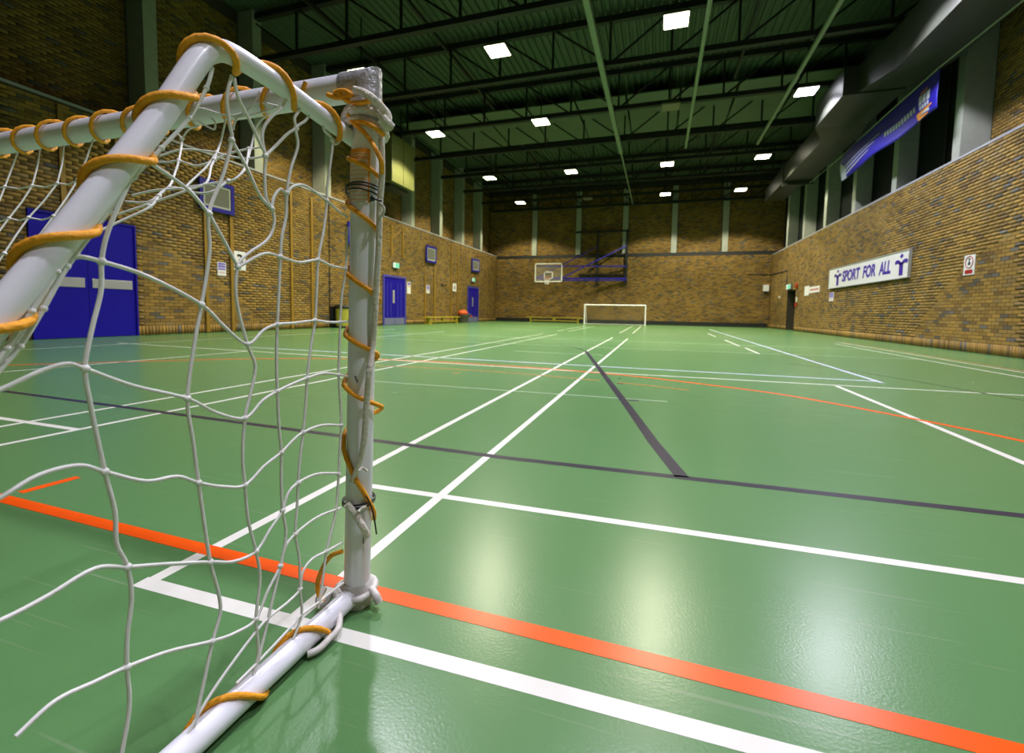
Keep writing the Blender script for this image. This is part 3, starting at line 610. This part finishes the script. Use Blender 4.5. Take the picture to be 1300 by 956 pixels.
bench('gym_bench', (-6.75, 30.25, 0), 4.0, 'x', 'low yellow wooden gym bench against the end wall under the basketball hoop')
def lathe(c, prof, n=20):
    m = MB(); vs = []
    for r_, z in prof: vs += [(c[0]+r_*math.cos(2*PI*j/n), c[1]+r_*math.sin(2*PI*j/n), c[2]+z) for j in range(n)]
    fs = [(i*n+j, i*n+(j+1) % n, (i+1)*n+(j+1) % n, (i+1)*n+j) for i in range(len(prof)-1) for j in range(n)]
    m.add(vs, fs, True); m.add(vs[-n:], [tuple(range(n))]); m.add(vs[:n], [tuple(reversed(range(n)))]); return m
c = (-10.85, 13.75, 0); e = empty('litter_bin', c, 'yellow litter bin with black rim and base by the left wall', 'bin')
lathe(c, [(.30, .06), (.31, .70)]).obj('body', 'bin_yellow', e); lathe(c, [(.33, .70), (.345, .72), (.345, .80), (.27, .82)]).obj('rim_lid', 'black_trim', e); lathe(c, [(.32, 0), (.33, .02), (.32, .07)]).obj('base', 'black_trim', e)
box('back_panel', (c[0]-.36, c[1]-.34, .05), (c[0]-.30, c[1]+.1, .75), 'black_trim', e)
c = (-10.75, 24.05, 0); e = empty('bib_bin', c, 'dull grey bin heaped with orange bibs at the bench end by the far door', 'bin')
lathe(c, [(.27, 0), (.32, .40), (.34, .42), (.34, .46), (.28, .46)], 16).obj('body', 'bin_grey', e); 
for nm, mt, cc, rr in (('orange_bib', 'cloth_orange', (-10.74, 23.98, .56), (.28, .32, .17)), ('navy_bib', 'cloth_navy', (-10.62, 24.35, .46), (.22, .28, .10)), ('orange_bib_end', 'cloth_orange', (-10.5, 24.55, .38), (.10, .22, .05))):
    m = MB(); m.ball((0, 0, 0), 1, 14, 9); m.v = [(cc[0]+v[0]*rr[0]*(1+.15*math.sin(7*v[1]+3*v[2])), cc[1]+v[1]*rr[1]*(1+.12*math.sin(6*v[0]+2)), cc[2]+v[2]*rr[2]*(1+.2*math.sin(5*v[0]+4*v[1]))) for v in m.v]; m.obj(nm, mt, e)

# ------------------------------------------------------------------ basketball goal on the end wall
e = empty('basketball_goal', (-4.5, YB-.1, 2.6), 'side-folding basketball goal with clear board and blue arms on the end wall', 'basketball goal')
Yb = 29.25
def P(px, py, y): return pl(px, py, 1, y)
a, b = P(679.5, 334.5, Yb), P(713.5, 358, Yb); x0, x1, z0, z1 = a[0], b[0], b[2], a[2]; t = .06
m = MB()
for p, q in (((x0, z0), (x1, z0+t)), ((x0, z1-t), (x1, z1)), ((x0, z0), (x0+t, z1)), ((x1-t, z0), (x1, z1))): m.box((p[0], Yb-.03, p[1]), (q[0], Yb+.02, q[1]))
m.obj('board_frame', 'far_white', e); box('board_pane', (x0+t, Yb-.01, z0+t), (x1-t, Yb, z1-t), 'glass_board', e)
xc = (x0+x1)/2; m = MB(); a0, a1, b0, b1 = xc-.30, xc+.30, z0+.20, z0+.68
for p, q in (((a0, b0), (a1, b0+t)), ((a0, b1-t), (a1, b1)), ((a0, b0), (a0+t, b1)), ((a1-t, b0), (a1, b1))): m.box((p[0], Yb-.025, p[1]), (q[0], Yb-.015, q[1]))
m.obj('target_square', 'far_white', e)
hz = z0+.22; hy = Yb-.38; ring = [(xc+.225*math.cos(2*PI*i/20), hy+.225*math.sin(2*PI*i/20), hz) for i in range(20)]
hp = MB().tube(ring, .02, 6, closed=True); hp.bar((xc, Yb-.15, hz), (xc, Yb, hz), .16, .05); hp.obj('hoop', 'hoop_orange', e)
m = MB()
for i in range(12):
    for s_ in (-1, 1): m.tube([(xc+r_*math.cos(2*PI*(i+s_*k*.5)/12), hy+r_*math.sin(2*PI*(i+s_*k*.5)/12), hz-.1*k) for k, r_ in enumerate((.225, .19, .15, .13, .13))], .007, 4)
m.obj('hoop_net', 'far_white', e)
Yw = YB-.10
m = MB(); m.bar((-2.10, Yw, 2.55), (-2.10, Yw, 6.2), .14, .14); m.obj('upright', 'black_trim', e); m = MB(); m.bar((-4.0, Yw, 2.55), (-4.0, Yw, 6.2), .12, .12); m.obj('upright', 'black_trim', e)
for z, xa in ((6.12, -5.5), (3.28, -5.3), (4.6, -4.0)): MB().bar((xa, Yw, z), (-2.0, Yw, z), .10, .10).obj('wall_rail', 'black_trim', e)
def arm(p, q, r_=.04): MB().bar(p, q, r_*2, r_*2).obj('support_arm', 'frame_arm_blue', e)
arm(P(681, 338, Yb+.06), P(795, 338, Yw-.1)); arm(P(681, 353.5, Yb+.06), P(795, 353.6, Yw-.1), .055); arm(P(714, 356, Yb+.06), P(795, 356, Yw-.1), .03)
arm(P(714, 352.5, Yb+.06), P(795, 312, Yw-.1)); arm(P(682, 353, Yb+.06), P(759, 312.5, Yw-.1), .032); 

# ------------------------------------------------------------------ five-a-side goals
def helix(path, r, pitch, phase=0, sgn=1, n=14, wob=.0):
    pts = [Vector(p) for p in path]; seg = [0]
    for a, b in zip(pts[:-1], pts[1:]): seg.append(seg[-1]+(b-a).length)
    L = seg[-1]; N = max(2, int(L/pitch*n)); out = []; u = None
    for k in range(N+1):
        s_ = L*k/N; i = max(j for j in range(len(seg)) if seg[j] <= s_+1e-9); i = min(i, len(pts)-2)
        t = (pts[i+1]-pts[i]).normalized(); p = pts[i]+t*(s_-seg[i])
        if u is None: u = t.orthogonal().normalized()
        u = (u-t*u.dot(t)).normalized(); v = t.cross(u); a = phase+sgn*2*PI*s_/pitch
        rr = r*(1+wob*math.sin(a*.5+1)) ; out.append(p+(u*math.cos(a)+v*math.sin(a))*rr)
    return out
def arch_path(x, y0, d):
    prof = [(.0, 1.075), (.10, 1.085), (.22, 1.097), (.29, 1.10), (.332, 1.098), (.362, 1.082), (.384, 1.054), (.435, .965), (.508, .852), (.571, .755), (.66, .62), (.80, .38), (.92, .20), (1.0, .085), (1.03, .04)]
    return spline([(x, y0-d*q*.955, z) for q, z in prof], 4)
def goal_frame(e, xr, xl, y, d, lean, mt, rp=.0300):
    """two posts, crossbar, arched side stays, ground bars; net side is y - d"""
    H = 1.19; xt = xr+lean; s_ = -.7071
    post = MB().tube([(xr, y, 0), (xt, y, H)], rp, 20, n1=Vector((-1, 0, 1)).normalized()).obj('post', mt, e)
    MB().tube([(xl, y, 0), (xl, y, H)], rp, 20, n1=Vector((1, 0, 1)).normalized()).obj('post', mt, e)
    bar = MB().tube([(xl, y, H), (xt, y, H)], rp, 20, n0=Vector((1, 0, 1)).normalized(), n1=Vector((-1, 0, 1)).normalized()).obj('crossbar', mt, e)
    for x in (xr, xl):
        ap = arch_path(x, y, d); MB().tube(ap, .0165, 16).obj('arched_stay', mt, e)
        MB().tube([(x, y-d*.02, .026), (x, ap[-1][1], .026)], .0225, 14).obj('ground_bar', mt, e)
    yb = arch_path(xr, y, d)[-1][1]; MB().tube([(xl, yb, .026), (xr, yb, .026)], .0225, 12).obj('back_bar', mt, e)
    return post, bar

XP, YP, LEAN = -.66, .875, .032; GX = XP-3.60
g = empty('football_goal', ((XP+GX)/2, YP, 0), 'white tubular five-a-side goal with sagging net and orange lashing cord on the red goal line', 'goal')
POST, BAR = goal_frame(g, XP, GX, YP, 1, LEAN, 'white_paint')
AP = arch_path(XP, YP, 1); AL = arch_path(GX, YP, 1)
NR = .0027
# --- side net towards the camera: knots read from the photograph, lying in the plane of the side frame
def sp(x, y, dx=0): return pl(x, y, 0, XP+dx)
rows = [[(78, 348), (95, 327), (129, 332), (190, 352), (256, 387), (285, 415), (314, 437), (335, 419), (352, 412), (375, 410), (400, 407), (415, 409), (432, 409), (442, 408)],
 [(-50, 512), (0, 495), (50, 472), (85, 462), (108, 468), (170, 490), (238, 506), (275, 524), (311, 531), (333, 509), (352, 497), (370, 488), (390, 480), (412, 474), (430, 476), (441, 478)],
 [(-50, 655), (0, 632), (50, 603), (100, 591), (133, 599), (185, 611), (225, 605), (252, 613), (283, 618), (311, 616), (335, 592), (357, 574.5), (372, 559), (385, 549), (408, 540), (433, 540)],
 [(-50, 803), (0, 788), (60, 757), (120, 722), (162, 720), (215, 716), (267, 713.6), (297, 713), (325, 700), (343, 672), (358.7, 648), (366, 626), (378.5, 613), (402, 602), (430, 601)],
 [(20, 935), (70, 890), (120, 866), (161, 847), (215, 827), (270, 814), (300, 803), (325, 786), (340, 750), (356, 718.7), (362, 695), (375, 678), (402, 657), (432, 645)],
 [(225, 956), (262, 890), (300, 835), (335, 790), (365, 765), (380.8, 748), (384, 727), (396, 710), (414.5, 700), (434, 689)],
 [(300, 868), (330, 838), (372, 793), (381, 782), (400, 768), (420, 752), (436, 740)],
 [(302, 339), (335, 322), (356, 326), (380, 333), (404, 330), (420, 337), (438.6, 341)],
 [(344.7, 265), (348, 250), (356, 240), (364, 245), (372, 237), (388, 236), (415, 255), (430, 268), (441, 276)]]
cols = [[(176, 205), (150, 262), (135, 300), (129, 332), (128, 370), (116, 420), (108, 468), (116, 520), (133, 599), (146, 650), (148, 690), (162, 720), (167, 760), (162, 805), (161, 847), (164, 900), (150, 980)],
 [(190, 206), (238, 240), (265, 271)],
 [(294, 96), (288, 125), (292, 160), (294, 178), (283, 222), (265, 271), (266, 320), (256, 387), (248, 430), (238, 506), (245, 560), (252, 613), (260, 670), (267, 713.6), (280, 770), (270, 814), (258, 870), (246, 925)],
 [(297, 98), (303, 125), (318, 155), (331, 184), (337, 198), (336, 225), (338, 252), (345, 265), (348, 283), (340, 304), (315, 322), (302, 339), (300, 380), (314, 437), (324, 465), (318, 500), (311, 531), (308, 580), (311, 616), (315, 660), (325, 700), (330, 735), (325, 786), (328, 830), (318, 868)],
 [(294, 178), (312, 210), (330, 248), (345, 265)], [(265, 271), (284, 305), (302, 339)],
 [(396, 141), (388, 153), (376, 163), (378, 185), (369, 215), (364, 245), (363, 275), (358, 300), (356, 326), (354, 370), (352, 412), (351, 455), (352, 497), (354, 540), (357, 574.5), (357, 612), (358.7, 648), (363, 680), (356, 718.7), (345, 765), (330, 830), (322, 858)],
 [(409, 149), (412, 166), (422, 178), (419, 210), (415, 240), (415, 255), (411, 292), (404, 330), (402, 370), (400, 407), (394, 445), (390, 480), (388, 515), (385, 549), (381, 582), (378.5, 613), (377, 645), (375, 678), (380, 710), (380.8, 748), (383, 780), (372, 812)],
 [(441, 288), (439, 341), (434, 375), (432, 409), (431, 440), (430, 476), (432, 510), (433, 540), (431, 575), (430, 602), (426, 650), (414.5, 700), (410, 735), (404, 772)],
 [(439, 169), (427, 183), (422, 178)], [(337, 198), (350, 185), (365, 170), (376, 163)], [(337, 198), (333, 178), (335, 162), (345, 148), (357, 138), (364, 124)], [(376, 163), (374, 150), (380, 140), (384, 130)]]
knots = [(129, 332), (256, 387), (314, 437), (352, 412), (400, 407), (432, 409), (108, 468), (238, 506), (311, 531), (352, 497), (390, 480), (430, 476), (133, 599), (252, 613), (311, 616), (357, 574.5), (385, 549), (433, 540), (162, 720), (267, 713.6), (325, 700), (358.7, 648), (378.5, 613),
 (430, 602), (161, 847), (270, 814), (325, 786), (356, 718.7), (375, 678), (380.8, 748), (414.5, 700), (302, 339), (356, 326), (404, 330), (438.6, 341), (265, 271), (345, 265), (364, 245), (415, 255), (294, 178), (337, 198), (376, 163), (422, 178)]
m = MB()
for ln in rows + cols: m.tube([p for p in spline([sp(*q) for q in ln], 5)], NR, 6)
for q in knots: m.ball(sp(*q), .0054)
# gathered strands along the underside of the stay
for off, ln in ((0, [(172, 212), (120, 290), (85, 338), (55, 392), (25, 440), (-8, 478), (-60, 540)]), (.01, [(160, 226), (110, 292), (72, 345), (40, 395), (8, 442), (-50, 520)]), (-.012, [(182, 200), (138, 268), (97, 322), (64, 372), (30, 420), (-30, 500)]), (.0, [(270, 86), (262, 112), (240, 150), (205, 188), (170, 225), (140, 258)])):
    m.tube(spline([sp(*q, off) for q in ln], 5), NR, 6)
    for q in ln[1:-1]: m.ball(sp(*q, off), .0042)
m.obj('side_net', 'net', g)
# --- slack net gathered in the corner below the crossbar
def cp(x, y): return pl(x, y, 1, YP-.03-.28*max(0, (y-185))/120)
m = MB()
for ln in ([(203, 198), (230, 190), (255, 191), (275, 194), (300, 200), (320, 201), (336, 198)], [(193, 205), (212, 206), (227, 204), (245, 210), (258, 209), (272, 203), (290, 195), (316, 189), (335, 187)],
 [(168, 248), (195, 242), (220, 240), (250, 236), (275, 232), (295, 229), (310, 215), (318, 190), (326, 160), (340, 145)], [(150, 272), (180, 262), (200, 255), (240, 241), (262, 232), (268, 212), (272, 203), (280, 180), (287, 150)],
 [(112, 300), (150, 282), (190, 263), (203, 247), (216, 235), (222, 220), (227, 204), (231, 180), (229, 172)], [(160, 256), (190, 256), (215, 238), (250, 245), (270, 243), (292, 228)],
 [(231, 176), (226, 170)], [(231, 176), (240, 164), (252, 160)], [(250, 153), (262, 160), (272, 164), (273, 156), (269, 150)], [(248, 137), (262, 139), (280, 145), (295, 147), (310, 143), (322, 133), (335, 131), (353, 135)], [(330, 116), (322, 133), (300, 152), (296, 165)], [(275, 194), (262, 212), (245, 228), (233, 240)], [(316, 189), (312, 212), (305, 222)], [(352, 136), (335, 142), (310, 148), (297, 150)]):
    m.tube(spline([cp(*q) for q in ln], 5), .0024, 6)
for q in ((227, 204), (272, 203), (275, 194), (316, 189), (202, 249), (190, 262), (240, 241), (290, 230), (231, 176)): m.ball(cp(*q), .0055)
m.obj('slack_net', 'net', g)
# --- back net hanging from the crossbar
def bp(x, k): z = 1.155-.112*k; return Vector((x + .008*math.sin(3*k+x*40), YP-.02-.042*k - .02*math.sin(k*.9+x*5)*(k > 0), max(.03, z-.01*math.sin(x*50+k))))
m = MB(); xs_ = [-1.50-.115*i for i in range(24)]
for x in xs_: m.tube(spline([bp(x, k) for k in range(11)], 2), .0022, 5)
for k in range(1, 11):
    pts = []
    for i, x in enumerate(xs_):
        pts.append(bp(x, k)); m.ball(bp(x, k), .005, 6, 4)
        if i < len(xs_)-1: q = (bp(x, k)+bp(xs_[i+1], k))/2; q.z -= .008; pts.append(q)
    m.tube(spline(pts, 2), .0022, 5)
m.obj('back_net', 'net', g)
m = MB()    # the other side panel
for k in range(1, 9):
    y = YP-.11*k; zt = max(q.z for q in AL if abs(q.y-y) < .06); m.tube([(GX, y, .05), (GX+.02, y-.01, zt/2), (GX, y, zt)], .0022, 5)
for k in range(1, 9):
    z = .12*k; yy = min([q.y for q in AL if abs(q.z-z) < .09]); m.tube([(GX, YP-.03, z), (GX+.02, (YP+yy)/2, z-.015), (GX, yy, z)], .0022, 5)
m.obj('side_net', 'net', g)
# --- orange lashing
OC = .0052
zk = [(1.03, 0.0), (.935, 1), (.785, 2), (.645, 3), (.535, 4), (.40, 5), (.20, 5.5)]
pts = []
tocam = math.atan2(-YP, -XP)                 # direction from the post to the camera
for i in range(0, 111):
    tt = i/110*5.5; j = min(int(tt), 5); (za, ta), (zb, tb) = zk[j], zk[j+1]; z = za+(zb-za)*(tt-ta)/(tb-ta)
    a = tocam - PI/2 + 2*PI*tt; rr = .0355 + .012*(j == 4) * math.sin(PI*(tt-ta)) + .0015*math.sin(5*a)
    pts.append((XP+LEAN*z/1.19+rr*math.cos(a), YP+rr*math.sin(a), z))
MB().tube(pts, OC, 8).obj('lashing_cord', 'orange_cord', g)
hp = [p for p in AP if p.z > .10]; MB().tube(helix(hp, .0215, .125, -1.8, 1, 16, .05), OC, 8).obj('lashing_cord', 'orange_cord', g)
MB().tube(helix([(XP-.10, YP, 1.19), (GX+.1, YP, 1.19)], .0365, .118, 1.0, -1, 14, .04), .0045, 8).obj('lashing_cord', 'orange_cord', g)
MB().tube(helix([(XP, YP-.13, .026), (XP, YP-.9, .026)], .0275, .17, 2.2, 1, 16, .05), OC, 8).obj('lashing_cord', 'orange_cord', g)
def qp(x, y, dy=0): return pl(x, y, 1, YP-.045+dy)
MB().tube(spline([qp(434, 700), qp(420, 706), qp(409, 722), qp(403, 742), qp(406, 758), qp(415, 767)], 5), OC, 8).obj('lashing_tail', 'orange_cord', g)
m = MB(); m.tube(spline([qp(431, 118), qp(438, 126), qp(452, 132), qp(470, 128, .0), qp(484, 131, .03)], 5), OC, 8); m.tube(spline([qp(416, 120), qp(428, 124), qp(446, 121), qp(436, 115), qp(424, 118)], 5), OC, 8)
m.tube(spline([qp(452, 133), qp(443, 142), qp(446, 153), qp(462, 168), qp(474, 184), qp(484, 205, .0), qp(485, 219, .03)], 5), OC, 8); m.tube(spline([qp(449, 154), qp(462, 156), qp(474, 161), qp(487, 171, .03)], 5), OC, 8)
m.obj('lashing_knot', 'orange_cord', g)
# --- white rope, cable ties, tape, sticker, pen marks
m = MB()
for k, (z, r_) in enumerate(((1.128, .041), (1.112, .044), (1.094, .042))):
    cx = XP+LEAN*z/1.19; m.tube([(cx+r_*math.cos(2*PI*i/20), YP+r_*math.sin(2*PI*i/20), z+.008*math.cos(2*PI*i/20+k)) for i in range(20)], .0095, 8, closed=True)
m.tube(spline([qp(450, 114), qp(462, 118), qp(474, 126), qp(486, 138, .02), qp(493, 150, .03), qp(486, 166, .02)], 5), .0085, 8); m.tube(spline([qp(484, 150), qp(492, 158, .01), qp(498, 164, .02)], 4), [.012]*8+[.004], 8)
m.obj('rope_coil', 'rope', g)
m = MB(); rp = [(484, 170), (485, 220), (482, 262), (481, 310), (478, 360), (476, 400), (473, 440), (469, 470), (466, 505), (462, 560), (455, 590), (447, 612)]
m.tube(spline([qp(x, y, .035 if y < 450 else .012) for x, y in rp], 6), .0068, 8); m.tube(spline([qp(440, 640), qp(450, 652, .008), qp(460, 668, .012), qp(466, 680, .03)], 5), .008, 8)
m.tube(spline([qp(482, 258, .03), qp(487, 263, .02), qp(487, 270, .02), qp(482, 277, .03)], 5), .003, 6); m.tube(spline([qp(466, 598, .02), qp(460, 594, .01), qp(456, 598)], 4), .003, 6); m.tube(spline([qp(465, 643, .02), qp(458, 646, .01), qp(455, 650)], 4), .003, 6)
m.obj('hanging_rope', 'rope', g)
m = MB()
m.tube([(XP+.043*math.cos(2*PI*i/18), YP+.043*math.sin(2*PI*i/18), .036+.004*math.sin(4*PI*i/18)) for i in range(18)], .008, 8, closed=True)
m.tube(spline([fl(x, y)+Vector((0, 0, z)) for x, y, z in ((412, 762, .03), (404, 772, .02), (412, 778, .02), (424, 775, .045), (430, 790, .035), (430, 808, .02), (418, 820, .015), (404, 832, .012), (390, 838, .012))], 5), .007, 8)
m.tube(spline([(XP+.04, YP, .04), (XP+.06, YP-.01, .035), (XP+.068, YP-.01, .02)], 4), .009, 8)
m.obj('base_rope', 'grubby_white', g)
lathe((XP, YP, 0), [(.036, .0), (.038, .006), (.036, .05), (.032, .055)], 20).obj('foot_cap', 'grubby_white', POST)
m = MB()
for z, k in ((.962, 0), (.957, 1), (.949, 2)): m.tube([(XP+LEAN*z/1.19+.040*math.cos(2*PI*i/20), YP+.040*math.sin(2*PI*i/20), z+.010*math.sin(2*PI*i/20+PI*.9+.2*k)) for i in range(20)], .0017, 6, closed=True)
m.ball(qp(473, 252), .006); m.tube([qp(473, 252), qp(484, 255, .02)], .0025, 6); m.tube([qp(473, 252), qp(469, 256)], .0022, 6)
m.obj('cable_tie', 'black_cable', POST)
m = MB()
for z in (.256, .249): m.tube([(XP+LEAN*z/1.19+.036*math.cos(2*PI*i/20), YP+.036*math.sin(2*PI*i/20), z+.003*math.sin(2*PI*i/20)) for i in range(20)], .0022, 6, closed=True)
m.tube(spline([qp(465, 630, .02), qp(471, 642, .03), qp(475, 658, .03), qp(478, 678, .03)], 5), .0017, 6); m.obj('cable_tie', 'black_cable', POST)
m = MB()
for k in (0, .012): m.tube([(-1.30-k+.004*math.cos(2*PI*i/18), YP+.0345*math.cos(2*PI*i/18), 1.19+.0345*math.sin(2*PI*i/18)) for i in range(18)], .0024, 6, closed=True)
m.obj('cable_tie', 'black_cable', BAR)
def patch(a0, a1, z0, z1, r_, name, mt, n=10):
    me = bpy.data.meshes.new(name); vs, fs, uvs = [], [], []
    for i in range(n+1):
        a = a0+(a1-a0)*i/n
        for j, z in enumerate((z0, z1)): vs.append((XP+LEAN*z/1.19+r_*math.cos(a), YP+r_*math.sin(a), z))
    for i in range(n): fs.append((2*i, 2*i+2, 2*i+3, 2*i+1))
    me.from_pydata(vs, [], fs); uv = me.uv_layers.new(name='UVMap')
    for p in me.polygons:
        for li in p.loop_indices: vi = me.loops[li].vertex_index; uv.data[li].uv = ((vi//2)/n, vi % 2)
        p.use_smooth = True
    me.materials.append(MATS[mt]); o = bpy.data.objects.new(name, me); COL.objects.link(o); o.parent = POST; return o
patch(tocam-1.45, tocam+.30, .93, 1.045, .0322, 'sticker', 'sticker')
m = MB(); xe = XP+LEAN; a = Vector((-1, 0, 1)).normalized()
m.tube([(xe-.055, YP, 1.19), (xe-.02, YP, 1.19), (xe+.0, YP, 1.19)], .0328, 20, n1=a); m.tube([(xe, YP, 1.155), (xe, YP, 1.19)], .0328, 20, n1=a); m.obj('tape_wrap', 'tape', BAR)
m = MB(); zz = [(.30, .195), (.36, .20), (.33, .188), (.38, .185), (.34, .178), (.37, .17), (.33, .165), (.36, .158)]
m.tube([(XP+LEAN*z/1.19+.0322*math.cos(tocam+a), YP+.0322*math.sin(tocam+a), z) for a, z in zz], .0009, 4); m.obj('pen_mark', 'ink', POST)
m = MB(); zz = [(-.45, .55), (-.35, .545), (-.42, .542), (-.25, .54), (-.33, .535)]
m.tube([(XP+LEAN*z/1.19+.0322*math.cos(tocam+a), YP+.0322*math.sin(tocam+a), z) for a, z in zz], .0014, 4); m.obj('pen_mark', 'ink', POST)

# far goal
XF, YG = -.70, 27.6; GF = XF-3.56
g2 = empty('football_goal', ((XF+GF)/2, YG, 0), 'small white five-a-side goal standing empty before the end wall', 'goal')
goal_frame(g2, XF, GF, YG, -1, 0, 'far_white', .04)
m = MB()
for x in (XF, GF):
    ap = arch_path(x, YG, -1)
    for k in range(1, 9):
        y = YG+.11*k; zt = max(q.z for q in ap if abs(q.y-y) < .06); m.tube([(x, y, .05), (x, y, zt)], .0022, 4)
        z = .12*k; yy = max(q.y for q in ap if abs(q.z-z) < .09); m.tube([(x, YG+.03, z), (x, yy, z)], .0022, 4)
m.obj('side_net', 'net', g2)
m = MB()
for i in range(30): x = GF+.06+i*.12; m.tube([(x, YG+.02, 1.16), (x, YG+.4, .7), (x, YG+.98, .05)], .0022, 4)
for k in range(1, 10): t = k/10; y = YG+.02+.96*t; z = 1.16-(1.11*t+.0); m.tube([(GF, y, z), (XF, y, z)], .0022, 4)
m.obj('back_net', 'net', g2)
